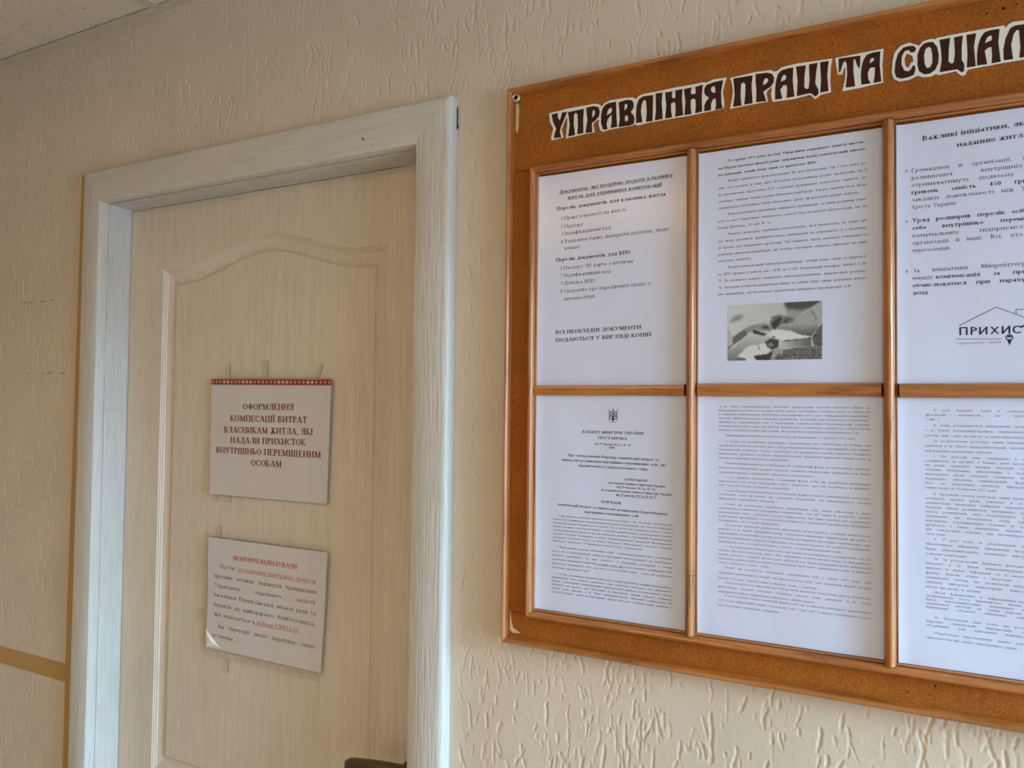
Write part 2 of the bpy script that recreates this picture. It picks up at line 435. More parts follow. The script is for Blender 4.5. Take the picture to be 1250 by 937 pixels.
# ------------------------------------------------------------------ the door
FX0, FX1 = -1.4595, -0.5815; FI0, FI1 = -1.4040, -0.6450; FT, FTI = 0.4655, 0.4000
frame = empty('trim_2', (0, 0, 0)); tag(frame, kind='structure')
RF = random.Random(5)
def casing(w, rr):
    p = [(0.0, 0.0), (0.0, 0.020-rr)]
    for k in range(1, 6):
        a = math.pi/2*k/5; p.append((rr-rr*math.cos(a), 0.020-rr+rr*math.sin(a)))
    p += [(w*0.5, 0.0203), (w-0.004, 0.020), (w-0.0012, 0.0188), (w, 0.0165), (w, 0.0)]
    return p
wL = FI0-FX0; wR = FX1-FI1; wT = FT-FTI
molding('casing', (FX0, -1.62), (FX0, FT), (1, 0), casing(wL, 0.006), M_FRAME_Z, 0, wT/wL, 0.0, frame, nseg=24, wob=0.0002, rnd=RF)
molding('casing', (FX1, FT), (FX1, -1.62), (-1, 0), casing(wR, 0.009), M_FRAME_Z, wT/wR, 0, 0.0, frame, nseg=24, wob=0.0002, rnd=RF)
molding('casing', (FX0, FT), (FX1, FT), (0, -1), casing(wT, 0.005), M_FRAME_X, wL/wT, wR/wT, 0.0, frame, nseg=24, wob=0.0002, rnd=RF)
# liner boards behind the casing, back to and past the leaf
JY = 0.0505
box('jamb', OX0-0.004, FI0+0.0015, 0.0005, 0.13, 0, CZ+FTI, M_FRAME_Z, frame, 0.001)
box('jamb', FI1-0.0015, OX1+0.004, 0.0005, 0.13, 0, CZ+FTI, M_FRAME_Z, frame, 0.001)
box('jamb_head', OX0-0.004, OX1+0.004, 0.0005, 0.13, CZ+FTI-0.0015, CZ+OZ1+0.02, M_FRAME_X, frame, 0.001)
# a thick paint lip along the head joint and the ragged paint edge beside the leaf
def lip(name, pts, r, mat, par):
    V = []; F = []; k = 6
    for i, p in enumerate(pts):
        rr = r*RF.uniform(0.6, 1.3)
        for j in range(k):
            a = 2*math.pi*j/k
            V.append((p[0]+(rr*math.cos(a) if name == 'paint_edge' else 0), p[1]+rr*math.sin(a), p[2]+(0 if name == 'paint_edge' else rr*math.cos(a))))
        if i:
            b = (i-1)*k
            for j in range(k): F.append((b+j, b+(j+1) % k, b+k+(j+1) % k, b+k+j))
    o = mesh_obj(name, V, F, mat, par, True); return o
lip('paint_lip', [(FI0+0.002+(FI1-FI0-0.004)*i/120, 0.0005, CZ+FTI-0.0022+RF.uniform(-.0004, .0004)) for i in range(121)], 0.0013, M_FRAME_X, frame)
lip('paint_lip', [(FI0+0.002+(FI1-FI0-0.004)*i/200, JY-0.001, CZ+FTI-0.0020+RF.uniform(-.0007, .0005)) for i in range(201)], 0.0015, M_FRAME_X, frame)
# nail holes and dings
def disc(name, x, y, z, r, mat, par, n=9, seed=0):
    R = random.Random(seed); V = [(x, y, z)]+[(x+r*R.uniform(.7, 1.2)*math.cos(6.283*i/n), y, z+r*R.uniform(.7, 1.2)*math.sin(6.283*i/n)) for i in range(n)]
    return mesh_obj(name, V, [(0, 1+i, 1+(i+1) % n) for i in range(n)], mat, par)
disc('nail_hole', -0.7450, -0.0207, CZ+0.4235, 0.0022, M_BLACK, frame, seed=1)
disc('nail_hole', -0.7260, -0.0207, CZ+0.4105, 0.0011, M_BLACK, frame, seed=2)
disc('nail_hole', -0.5905, -0.0207, CZ+0.386, 0.002, M_WEAR, frame, seed=3)
# open joint between casing and wall, upper right corner
mesh_obj('open_joint', [(FX1+0.0003, -0.0022, CZ+0.455), (FX1+0.0024, -0.0022, CZ+0.450), (FX1+0.0020, -0.0022, CZ+0.428), (FX1+0.0035, -0.0022, CZ+0.421), (FX1+0.0003, -0.0022, CZ+0.417)], [(0, 4, 3, 2, 1)], M_BLACK, frame)

door = empty('door_1', (0, 0, 0)); tag(door, kind='structure')
LX0, LX1, LZ0, LZ1, LY = -1.4005, -0.6480, -1.612, 0.3955, 0.050
PROF = [(0, 0), (0.0008, 0.0018), (0.0030, 0.0020), (0.0040, 0.0042), (0.0066, 0.0048), (0.0078, 0.0070), (0.0120, 0.0082), (0.0220, 0.0105), (0.0295, 0.0112), (0.0315, 0.0070), (0.0340, 0.0062)]
def panel_outline(kind):
    xa, xb = -1.3010, -0.7445
    if kind == 'arch':
        zb, zc, zp = -0.728, 0.2675, 0.3135
        P = []; n = 60
        for i in range(n+1):
            x = xb if i == 0 else xa if i == n else (xb-0.040)+((xa+0.040)-(xb-0.040))*(i-1)/(n-2); t = (xb-x)/(xb-xa)
            u = min(t, 1-t)          # 0 at a corner, .5 mid
            if u < 0.085: z = zc
            else:
                q = (u-0.085)/0.415
                z = zc+(zp-zc)*(0.5-0.5*math.cos(math.pi*min(1, q*1.0)))**1.0
            P.append((x, z))
        m = 12
        for i in range(1, m): P.append((xa, zc+(zb-zc)*i/m))
        for i in range(m): P.append((xa+(xb-xa)*i/m, zb))
        for i in range(m): P.append((xb, zb+(zc-zb)*i/m))
        return P
    zb, zt = -1.50, -0.85; m = 10; P = []
    for i in range(m): P.append((xb+(xa-xb)*i/m, zt))
    for i in range(m): P.append((xa, zt+(zb-zt)*i/m))
    for i in range(m): P.append((xa+(xb-xa)*i/m, zb))
    for i in range(m): P.append((xb, zb+(zt-zb)*i/m))
    return P
def offset(P, d):
    n = len(P); out = []
    for i in range(n):
        a, b, c = Vector(P[i-1]), Vector(P[i]), Vector(P[(i+1) % n])
        d1 = (b-a).normalized(); d2 = (c-b).normalized()
        n1 = Vector((-d1.y, d1.x)); n2 = Vector((-d2.y, d2.x))    # inside is to the left (counter-clockwise)
        mit = (n1+n2); mit.normalize(); k = d/max(0.35, mit.dot(n1))
        out.append((b.x+mit.x*k, b.y+mit.y*k))
    return out
def build_leaf():
    V = []; F = []
    outl = [panel_outline('arch'), panel_outline('rect')]
    for P in outl:
        base = len(V); n = len(P)
        for (d, dep) in PROF:
            for q in offset(P, d): V.append((q[0], LY+dep, q[1]+CZ))
        for r in range(len(PROF)-1):
            for i in range(n):
                j = (i+1) % n; a = base+r*n
                F.append((a+i, a+j, a+n+j, a+n+i))
        last = base+(len(PROF)-1)*n
        pts = [Vector((V[last+i][0], V[last+i][2], 0)) for i in range(n)]
        for t in tessellate_polygon([pts]): F.append(tuple(last+i for i in t))
    loops = [[(LX0, LZ0), (LX1, LZ0), (LX1, LZ1), (LX0, LZ1)]]+outl
    b = len(V); allp = [p for l in loops for p in l]
    V += [(p[0], LY, p[1]+CZ) for p in allp]
    for t in tessellate_polygon([[Vector((p[0], p[1], 0)) for p in l] for l in loops]): F.append(tuple(b+i for i in t))
    # edges and back
    c = len(V); V += [(x, y, z+CZ) for y in (LY, LY+0.038) for x, z in loops[0]]
    for i in range(4): j = (i+1) % 4; F.append((c+i, c+j, c+4+j, c+4+i))
    F.append((c+7, c+6, c+5, c+4))
    o = mesh_obj('door_leaf', V, F, M_LEAF, door)
    bm = bmesh.new(); bm.from_mesh(o.data); bmesh.ops.remove_doubles(bm, verts=bm.verts, dist=0.00002)
    bmesh.ops.recalc_face_normals(bm, faces=bm.faces)
    bm.to_mesh(o.data); bm.free(); return o
build_leaf()
# lever handle: plate, neck and lever
hd = box('handle_plate', -0.688, -0.652, LY-0.006, LY, CZ-0.70, CZ-0.53, M_HANDLE, door, 0.003)
def tube_y(name, x, z, r, ya, yb, mat, par, n=20):
    V = [(x+r*math.cos(6.2832*i/n), y, z+r*math.sin(6.2832*i/n)) for y in (ya, yb) for i in range(n)]
    F = [(i, (i+1) % n, n+(i+1) % n, n+i) for i in range(n)]+[tuple(range(n)), tuple(reversed(range(n, 2*n)))]
    return mesh_obj(name, V, F, mat, par)
tube_y('handle_neck', -0.670, CZ-0.567, 0.010, -0.002, LY-0.004, M_HANDLE, door)
def lever():
    V = []; F = []; n = 14; k = 12
    for i in range(n+1):
        t = i/n; x = -0.6590-0.1150*t; z = CZ-0.5640-0.0100*t*t-0.002*t; hh = 0.0115-0.001*t; th = 0.0070
        if i == n: hh *= 0.75; th *= 0.7
        y = 0.001-0.002*math.sin(t*3)
        for j in range(k):
            a = 2*math.pi*(j+0.5)/k; ca, sa = math.cos(a), math.sin(a)
            e = 0.5
            V.append((x, y+th*math.copysign(abs(ca)**e, ca), z+hh*math.copysign(abs(sa)**e, sa)))
        if i:
            b = (i-1)*k
            for j in range(k): F.append((b+j, b+(j+1) % k, b+k+(j+1) % k, b+k+j))
    F += [tuple(range(k)), tuple(reversed(range(n*k, n*k+k)))]
    return mesh_obj('handle_lever', V, F, M_HANDLE, door)
lever()
# ------------------------------------------------------------------ lettering: a small stroke font with serifs
# tokens: I upright stem with serifs, i stem without, T/J stem with a serif at top/bottom only, v thin upright, h thin level,
# D thick slant, d thin slant, a arc (cx cy rx ry a0 a1), s serif, . dot
GL = {
'А': (.92, 'D .45 1 .78 0;d .45 1 .12 0;h .33 .24 .66;s .12 0;s .78 0'), 'Б': (.74, 'I .17 0 1;h .98 .17 .62;v .62 .8 1;a .33 .28 .28 .28 -90 90;h .55 .17 .34;h .02 .17 .34'),
'В': (.74, 'I .17 0 1;a .34 .76 .23 .22 -90 90;h .98 .17 .35;h .53 .17 .36;a .36 .27 .28 .26 -90 90;h .02 .17 .37'), 'Г': (.64, 'I .17 0 1;h .98 .17 .6;v .6 .76 1'),
'Д': (.88, 'I .66 0 1;d .36 .97 .2 .03;h .98 .3 .66;h .02 .05 .84;v .05 -.18 .03;v .84 -.18 .03'), 'Е': (.7, 'I .17 0 1;h .98 .17 .6;v .6 .78 1;h .52 .17 .45;v .45 .42 .62;h .02 .17 .63;v .63 0 .23'),
'Є': (.76, 'a .42 .5 .34 .5 40 320;h .52 .1 .5'), 'Ж': (1.02, 'I .5 0 1;d .52 .5 .86 .97;D .55 .5 .88 .02;d .48 .5 .14 .97;D .45 .5 .12 .02;s .12 0;s .88 0;s .14 1;s .86 1'),
'З': (.64, 'a .3 .75 .23 .24 -90 130;a .3 .27 .27 .26 -140 90'), 'И': (.9, 'I .17 0 1;I .72 0 1;d .17 .05 .72 .95'), 'Й': (.9, 'I .17 0 1;I .72 0 1;d .17 .05 .72 .95;a .44 1.3 .15 .13 190 350'),
'І': (.36, 'I .18 0 1'), 'Ї': (.38, 'I .19 0 1;. .06 1.2;. .32 1.2'), 'К': (.8, 'I .17 0 1;d .22 .45 .62 .97;D .34 .52 .68 .02;s .64 1;s .7 0'), 'Л': (.86, 'I .68 0 1;d .38 .97 .2 .05;h .98 .32 .7;h .03 .05 .24'),
'М': (1.04, 'v .15 0 1;D .18 1 .5 .05;d .5 .05 .84 1;i .86 0 1;s .15 0;s .86 0;s .12 1;s .88 1'), 'Н': (.9, 'I .17 0 1;I .72 0 1;h .51 .17 .72'), 'О': (.86, 'a .43 .5 .35 .5 0 360'), 'П': (.9, 'I .17 0 1;I .72 0 1;h .98 .17 .72'),
'Р': (.66, 'I .17 0 1;a .34 .74 .25 .25 -90 90;h .98 .17 .35;h .5 .17 .35'), 'С': (.76, 'a .42 .5 .35 .5 42 318;v .7 .68 .95'), 'Т': (.76, 'I .38 0 1;h .98 .05 .71;v .05 .76 1;v .71 .76 1'),
'У': (.84, 'D .14 .98 .46 .35;d .74 .98 .4 .12;a .28 .12 .13 .12 -180 10;s .13 1;s .74 1'), 'Ф': (.92, 'I .46 0 1;a .46 .52 .36 .3 0 360'), 'Х': (.86, 'D .14 .98 .72 .02;d .72 .98 .14 .02;s .14 0;s .72 0;s .14 1;s .72 1'),
'Ц': (.88, 'I .17 0 1;I .68 0 1;h .02 .17 .82;v .83 -.2 .03'), 'Ч': (.82, 'I .64 0 1;T .16 .5 1;h .48 .16 .64'), 'Ш': (1.2, 'I .17 0 1;I .58 0 1;I .99 0 1;h .02 .17 .99'), 'Щ': (1.24, 'I .17 0 1;I .58 0 1;I .99 0 1;h .02 .17 1.12;v 1.14 -.2 .03'),
'Ь': (.7, 'I .17 0 1;a .34 .28 .27 .27 -90 90;h .02 .17 .36;h .54 .17 .36'), 'Ю': (1.2, 'I .17 0 1;h .51 .17 .5;a .8 .5 .3 .5 0 360'), 'Я': (.8, 'I .62 0 1;a .38 .74 .24 .25 90 270;h .98 .38 .62;h .5 .38 .62;d .42 .5 .14 .02;s .12 0'),
'D': (.9, 'I .17 0 1;a .38 .5 .4 .49 -90 90;h .98 .17 .4;h .02 .17 .4'), 'I': (.36, 'I .18 0 1'),
'а': (.68, 'a .3 .27 .2 .27 0 360;i .52 .04 .72;a .34 .72 .18 .26 0 165;h .03 .52 .66'), 'б': (.78, 'a .38 .48 .28 .48 0 360;a .55 .8 .45 .55 100 190;h 1.38 .4 .66'), 'е': (.7, 'a .37 .5 .28 .5 0 320;h .52 .1 .64'),
'о': (.76, 'a .38 .5 .29 .5 0 360'), 'с': (.66, 'a .37 .5 .28 .5 42 318'), 'р': (.82, 'J .17 -.5 1;a .43 .5 .27 .48 -120 120;h .98 .04 .17'), 'у': (.76, 'D .1 1 .4 0;d .68 1 .3 -.4;s .1 1;s .66 1;. .18 -.4'),
'ф': (1.0, 'I .5 -.5 1.45;a .3 .5 .2 .46 0 360;a .7 .5 .2 .46 0 360'), 'і': (.36, 'I .18 0 1;. .18 1.35'), 'ї': (.38, 'I .19 0 1;. .06 1.35;. .32 1.35'), 'й': (.84, 'I .16 0 1;I .66 0 1;d .16 .05 .66 .95;a .41 1.4 .15 .13 190 350'),
'0': (.62, 'a .31 .5 .22 .5 0 360'), '1': (.5, 'I .27 0 1'), '2': (.62, 'a .3 .72 .21 .27 -20 165;d .5 .6 .1 .05;h .05 .08 .54'), '3': (.6, 'a .28 .75 .2 .24 -90 130;a .28 .27 .23 .26 -140 90'), '4': (.64, 'i .42 0 1;d .4 1 .06 .3;h .3 .05 .58'),
'5': (.6, 'h .97 .16 .5;v .16 .55 .97;a .28 .3 .23 .3 -140 120'), '6': (.62, 'a .31 .3 .22 .3 0 360;a .5 .45 .41 .55 100 185'), '7': (.58, 'h .96 .08 .54;d .52 .95 .25 0'), '8': (.62, 'a .31 .75 .18 .24 0 360;a .31 .27 .23 .27 0 360'), '9': (.62, 'a .31 .7 .22 .3 0 360;a .12 .55 .41 .55 -80 10'),
'.': (.3, '. .13 .06'), ',': (.3, '. .14 .06;d .17 .05 .1 -.18'), ':': (.32, '. .15 .08;. .15 .6'), '-': (.42, 'h .32 .06 .34'), '(': (.38, 'a .5 .4 .36 .62 120 240'), ')': (.38, 'a -.12 .4 .36 .62 -60 60'), '/': (.4, 'd .34 1 .04 0'),
'’': (.25, 'd .14 1.05 .08 .8'), '"': (.4, 'v .1 .75 1;v .26 .75 1'), '№': (1.3, 'v .12 0 1;D .14 1 .6 0;v .62 0 1;a .95 .62 .18 .24 0 360;h .2 .76 1.14'), '!': (.34, 'i .17 .3 1;. .17 .06'), '>': (.7, 'd .05 .75 .6 .4;d .05 .1 .6 .4;d .05 .75 .22 .4;d .22 .4 .05 .1'),
}
LOWCAP = dict(zip('вгджзиклмнптцчшщьюяхє', 'ВГДЖЗИКЛМНПТЦЧШЩЬЮЯХЄ'))
_gc = {}
def glyph(ch, bold, sans, fine):
    key = (ch, bold, sans, fine)
    if key in _gc: return _gc[key]
    low = ch in 'абвгґдеєжзиіїйклмнопрстуфхцчшщьюя'
    src = GL.get(LOWCAP.get(ch, ch)) or GL['н' if 'н' in GL else 'Н']
    w, spec = src
    sy = 0.69 if low else 1.0
    sx = (0.82 if ch in LOWCAP else 0.80) if low else 0.99
    if ch in LOWCAP: w = w*1.0
    t = (0.20 if bold else 0.125)*(1 if not low else 0.92); n = 0.085 if bold else 0.062
    if sans: t = n = 0.155 if bold else 0.075
    Q = []
    def quad(a, b, c, d): Q.append((a, b, c, d))
    def serif(x, y):
        if sans: return
        hw = t*0.5+0.085; yy = y-(n*0.45 if y > 0.5*sy else -n*0.45)
        quad((x-hw, yy-n*.42), (x+hw, yy-n*.42), (x+hw, yy+n*.42), (x-hw, yy+n*.42))
    for tok in spec.split(';'):
        p = tok.split(); k = p[0]; v = [float(q) for q in p[1:]]
        if k in 'IiTJv':
            ww = n if k == 'v' else t; x = v[0]*sx; y0, y1 = v[1]*sy, v[2]*sy
            quad((x-ww/2, y0), (x+ww/2, y0), (x+ww/2, y1), (x-ww/2, y1))
            if k in 'IJ': serif(x, y0)
            if k in 'IT': serif(x, y1)
        elif k == 'h':
            y = v[0]*sy; quad((v[1]*sx, y-n/2), (v[2]*sx, y-n/2), (v[2]*sx, y+n/2), (v[1]*sx, y+n/2))
        elif k in 'Dd':
            ww = (t if k == 'D' else n)*1.08
            x0, y0, x1, y1 = v[0]*sx, v[1]*sy, v[2]*sx, v[3]*sy
            if abs(y1-y0) < abs(x1-x0)*0.6: quad((x0, y0-n*.55), (x1, y1-n*.55), (x1, y1+n*.55), (x0, y0+n*.55))
            else: quad((x0-ww/2, y0), (x0+ww/2, y0), (x1+ww/2, y1), (x1-ww/2, y1))
        elif k == 's': serif(v[0]*sx, v[1]*sy)
        elif k == '.':
            r = t*0.52; x, y = v[0]*sx, v[1]*sy+(0 if v[1] < .5 else 0)
            quad((x-r, y-r*.2), (x, y-r), (x+r, y), (x, y+r))
            quad((x-r*.8, y-r*.8), (x+r*.8, y-r*.8), (x+r*.8, y+r*.8), (x-r*.8, y+r*.8))
        elif k == 'a':
            cx, cy, rx, ry, a0, a1 = v; cx *= sx; cy *= sy; rx *= sx; ry *= sy
            m = max(4, int(abs(a1-a0)/(22 if fine else 42)))
            pi_, po = [], []
            for i in range(m+1):
                a = math.radians(a0+(a1-a0)*i/m); c, s = math.cos(a), math.sin(a)
                ww = n+(t-n)*abs(c)**1.3
                po.append((cx+rx*c+ww*.35*c, cy+ry*s)); pi_.append((cx+max(0, rx-ww*.65)*c, cy+max(0, ry-ww)*s))
            for i in range(m): quad(pi_[i], po[i], po[i+1], pi_[i+1])
    res = (w*sx+0.05, np.array(Q, np.float32))
    _gc[key] = res; return res

class Ink:
    """collects print on one sheet; surf(x, z) gives the sheet's depth so the print follows it"""
    def __init__(self, surf, lift=0.00015): self.q = []; self.surf = surf; self.lift = lift
    def quads(self, Q): self.q.append(np.asarray(Q, np.float32).reshape(-1, 4, 2))
    def width(self, s, cap, bold=False, sans=False):
        return sum((0.42 if c == ' ' else glyph(c, bold, sans, False)[0])*cap for c in s)
    def line(self, s, x0, z0, x1=None, z1=None, xh=0.002, mode='fit', bold=False, sans=False, ul=False, fine=False, boldparts=None):
        """x-height middle runs from (x0, z0) to (x1, z1)"""
        cap = xh/0.69
        words = s.split(' ')
        nat = self.width(s, cap, bold, sans); sp = 0.42*cap; k = 1.0; gap = sp
        z1 = z0 if z1 is None else z1
        if x1 is not None:
            av = x1-x0
            if mode == 'fit': k = av/nat; gap = sp*k
            elif mode == 'just':
                tx = nat-sp*(len(words)-1)
                if len(words) > 1:
                    gap = (av-tx)/(len(words)-1)
                    if gap < sp*0.95: k = (av-sp*0.95*(len(words)-1))/tx; gap = sp*0.95
                    elif gap > sp*1.5: k = min(1.3, (av-sp*1.5*(len(words)-1))/tx); gap = (av-tx*k)/(len(words)-1)
                else: k = av/tx
            elif mode == 'center': x0 = (x0+x1)/2-nat/2
        x = x0; slope = (z1-z0)/(x1-x0) if (x1 is not None and mode != 'center') else 0.0
        xs = x
        for wi, wd in enumerate(words):
            for c in wd:
                gw, Q = glyph(c, bold, sans, fine)
                if len(Q):
                    P = Q.copy(); P[..., 0] = P[..., 0]*cap*k+x; P[..., 1] = (P[..., 1]-0.345)*cap+z0+(P[..., 0]-x0)*slope
                    self.q.append(P)
                x += gw*cap*k
            x += gap
        xe = x-gap
        if ul:
            b = z0-xh*0.5-cap*0.20; hth = cap*0.045
            n = max(1, int((xe-xs)/0.01))
            for i in range(n):
                a = xs+(xe-xs)*i/n; c = xs+(xe-xs)*(i+1)/n
                self.q.append(np.array([[(a, b-hth+(a-x0)*slope), (c, b-hth+(c-x0)*slope), (c, b+hth+(c-x0)*slope), (a, b+hth+(a-x0)*slope)]], np.float32))
        return xe
    def stroke(self, pts, w, closed=False):
        pts = list(pts)+([pts[0]] if closed else [])
        fine = []
        for a, b in zip(pts[:-1], pts[1:]):
            k = max(1, int((Vector(b)-Vector(a)).length/0.008))
            fine += [(Vector(a).lerp(Vector(b), i/k), Vector(a).lerp(Vector(b), (i+1)/k)) for i in range(k)]
        for a, b in fine:
            d = (b-a).normalized()*(w/2); n = Vector((-d.y, d.x)); a = a-d*0.6; b = b+d*0.6
            self.q.append(np.array([[tuple(a-n), tuple(b-n), tuple(b+n), tuple(a+n)]], np.float32))
    def build(self, name, mat, parent):
        Q = np.concatenate(self.q); P = Q.reshape(-1, 2)
        y = self.surf(P[:, 0], P[:, 1])-self.lift
        co = np.stack([P[:, 0], y, P[:, 1]+CZ], -1)
        return np_mesh(name, co, np.arange(len(co)).reshape(-1, 4), mat, parent, smooth=False)

def sheet(name, quad, surf, mat, parent=None, nx=48, nz=60):
    """quad: TL, TR, BR, BL in (x, z)"""
    TL, TR, BR, BL = [np.array(q) for q in quad]
    u, v = np.meshgrid(np.linspace(0, 1, nx+1), np.linspace(0, 1, nz+1))
    u = u[..., None]; v = v[..., None]
    P = (TL*(1-u)+TR*u)*(1-v)+(BL*(1-u)+BR*u)*v
    X, Z = P[..., 0].ravel(), P[..., 1].ravel()
    co = np.stack([X, surf(X, Z), Z+CZ], -1)
    q = [(r*(nx+1)+c, (r+1)*(nx+1)+c, (r+1)*(nx+1)+c+1, r*(nx+1)+c+1) for r in range(nz) for c in range(nx)]   # faces the corridor
    return np_mesh(name, co, q, mat, parent)

# ------------------------------------------------------------------ the notice board
BX0, BX1, BZ0, BZ1 = -0.4885, 0.262, -0.3345, 0.4578
CX0, CX1, CZ0, CZ1 = -0.4515, 0.2300, -0.2945, 0.3400     # outer line of the inner moulding
board = empty('notice_board', (0, 0, 0))
tag(board, 'large brown hardboard notice board with wooden mouldings and three columns of sheets', 'notice board')
box('backing_panel', BX0+0.004, BX1-0.004, -0.006, -0.0022, CZ+BZ0+0.004, CZ+BZ1-0.004, M_HARD, board)
YH = 0.0100
def hp(name, x0, x1, z0, z1, mat=M_HARD):
    return box(name, x0, x1, -YH, -0.006, CZ+z0, CZ+z1, mat, board, 0.0004, 1)
hp('header_panel', BX0+0.003, BX1-0.003, CZ1-0.004+0.0006, BZ1-0.003)
hp('side_panel', BX0+0.003, CX0+0.006, CZ0+0.0042, CZ1-0.004)
hp('side_panel', CX1-0.006, BX1-0.003, CZ0+0.0042, CZ1-0.004)
hp('bottom_panel', BX0+0.003, BX1-0.003, BZ0+0.003, CZ0+0.0036)
def dome(w, h, fillet=0.0026, foot=0.0):
    p = [(0, 0), (0, h*0.30)]; ww = w-fillet; n = 8
    for i in range(0, n+1):
        a = math.pi*i/n
        p.append((ww/2-ww/2*math.cos(a), h*0.30+h*0.70*math.sin(a)**1.05 if 0 < i < n else h*0.30))
    if fillet: p += [(ww+0.0003, h*0.22), (ww+0.0008, h*0.36), (w-0.0004, h*0.34), (w, h*0.2)]
    p.append((w, 0)); return p
RB = random.Random(21)
om = dome(0.0125, 0.0190); K = dict(y0=-0.003, parent=board, nseg=26, wob=0.00015, rnd=RB)
def frame4(nm, x0, x1, z0, z1, prof, y0, mT=M_WX, mS=M_WZ):
    K2 = dict(K); K2['y0'] = y0
    molding(nm, (x0, z1), (x1, z1), (0, -1), prof, mT, 1, 1, **K2)
    molding(nm, (x1, z1), (x1, z0), (-1, 0), prof, mS, 1, 1, **K2)
    molding(nm, (x1, z0), (x0, z0), (0, 1), prof, mT, 1, 1, **K2)
    molding(nm, (x0, z0), (x0, z1), (1, 0), prof, mS, 1, 1, **K2)
frame4('outer_molding', BX0, BX1, BZ0, BZ1, om, -0.003)
im = dome(0.0128, 0.0125)
frame4('inner_molding', CX0, CX1, CZ0, CZ1, im, -0.0092)
IX0, IX1, IZ0, IZ1 = CX0+0.0128, CX1-0.0128, CZ0+0.0128, CZ1-0.0128
# upright dividers, each in butted lengths, and level bars between them
def divider(xc, w, joints):
    zs = [IZ0-0.003]+joints+[IZ1+0.002]
    for a, b in zip(zs[:-1], zs[1:]):
        molding('divider', (xc-w/2, b-0.00025), (xc-w/2, a+0.00025), (1, 0), dome(w, 0.0150, 0.0022), M_WZ, 0, 0, y0=-0.0072, parent=board, nseg=12, wob=0.00015, rnd=RB)
divider(-0.2208, 0.0150, [-0.2095])
divider(0.0030, 0.0150, [0.0870, -0.1445])
def bar(x0, x1, z1, z0, y=0.0070, notch=0.002):
    w = z1-z0; n = 14; prof = [(0, 0), (0, 0.004), (w*0.10, 0.0072), (w*0.35, 0.0082), (w*0.70, 0.0078), (w*0.93, 0.0062), (w, 0.003), (w, 0)]
    return molding('crossbar', (x0, z1), (x1, z1), (0, -1), prof, M_WX, 0, 0, y0=-y, parent=board, nseg=12, wob=0.0002, rnd=RB)
bar(-0.4410, -0.2300, 0.0290, 0.0150, 0.0088)
bar(-0.2135, -0.0060, 0.0308, 0.0146, 0.0088)
bar(0.0120, IX1+0.002, 0.0300, 0.0138, 0.0088)
# dark saw gaps where the bars meet the dividers
for (x, a, b) in ((-0.2297, 0.0155, 0.0295), (-0.0056, 0.0150, 0.0305), (0.0113, 0.0150, 0.0295)):
    box('saw_gap', x-0.0007, x+0.0007, -0.0150, -0.0100, CZ+a, CZ+b, M_BLACK, board)
# screw in its cup washer, worn corners, old pin holes
def washer(x, z):
    V = []; F = []; n = 20
    rings = [(0.0032, 0.0022), (0.0036, 0.0034), (0.0052, 0.0036), (0.0064, 0.0020), (0.0066, 0.0)]
    for r, h in rings:
        for i in range(n): V.append((x+r*math.cos(6.2832*i/n), -YH-0.004-h, CZ+z+r*math.sin(6.2832*i/n)))
    for k in range(len(rings)-1):
        for i in range(n): F.append((k*n+i, k*n+(i+1) % n, (k+1)*n+(i+1) % n, (k+1)*n+i))
    o = mesh_obj('screw_washer', V, F, M_STEEL, board, True)
    disc('screw_head', x, -YH-0.0052, CZ+z, 0.0034, M_BLACK, o, 12, 4)
washer(-0.4742, 0.4425)
def scuff(pts, y, mat=M_WEAR, name='worn_patch'):
    V = [(p[0], y, p[1]+CZ) for p in pts]; t = tessellate_polygon([[Vector((p[0], p[1], 0)) for p in pts]])
    mesh_obj(name, V, [tuple(q) for q in t], mat, board)
scuff([(-0.4772, 0.437), (-0.4722, 0.435), (-0.4712, 0.424), (-0.4722, 0.412), (-0.4718, 0.402), (-0.4742, 0.3925), (-0.4772, 0.400), (-0.4764, 0.415)], -YH-0.0003)
scuff([(-0.4775, -0.3165), (-0.4720, -0.3200), (-0.4600, -0.3190), (-0.4655, -0.3160), (-0.4720, -0.3130), (-0.4745, -0.3060), (-0.4765, -0.2900), (-0.4775, -0.2900)], -YH-0.0003)
for i, (x, z, r) in enumerate(((0.0985, 0.4335, .0011), (0.1135, 0.4355, .0019), (0.1255, 0.4370, .0012), (-0.0560, 0.4330, .0009), (-0.412, 0.4235, .0008), (0.092, 0.3560, .0008), (-0.165, 0.3600, .0010), (-0.139, 0.3600, .0008), (-0.430, 0.3640, .0008), (0.0455, -0.3010, .0014), (0.0190, -0.3120, .0009), (-0.0650, 0.3540, .0008), (-0.115, -0.311, .0008))):
    disc('pin_hole', x, -YH-0.0002, CZ+z, r, M_BLACK, board, 8, 30+i)

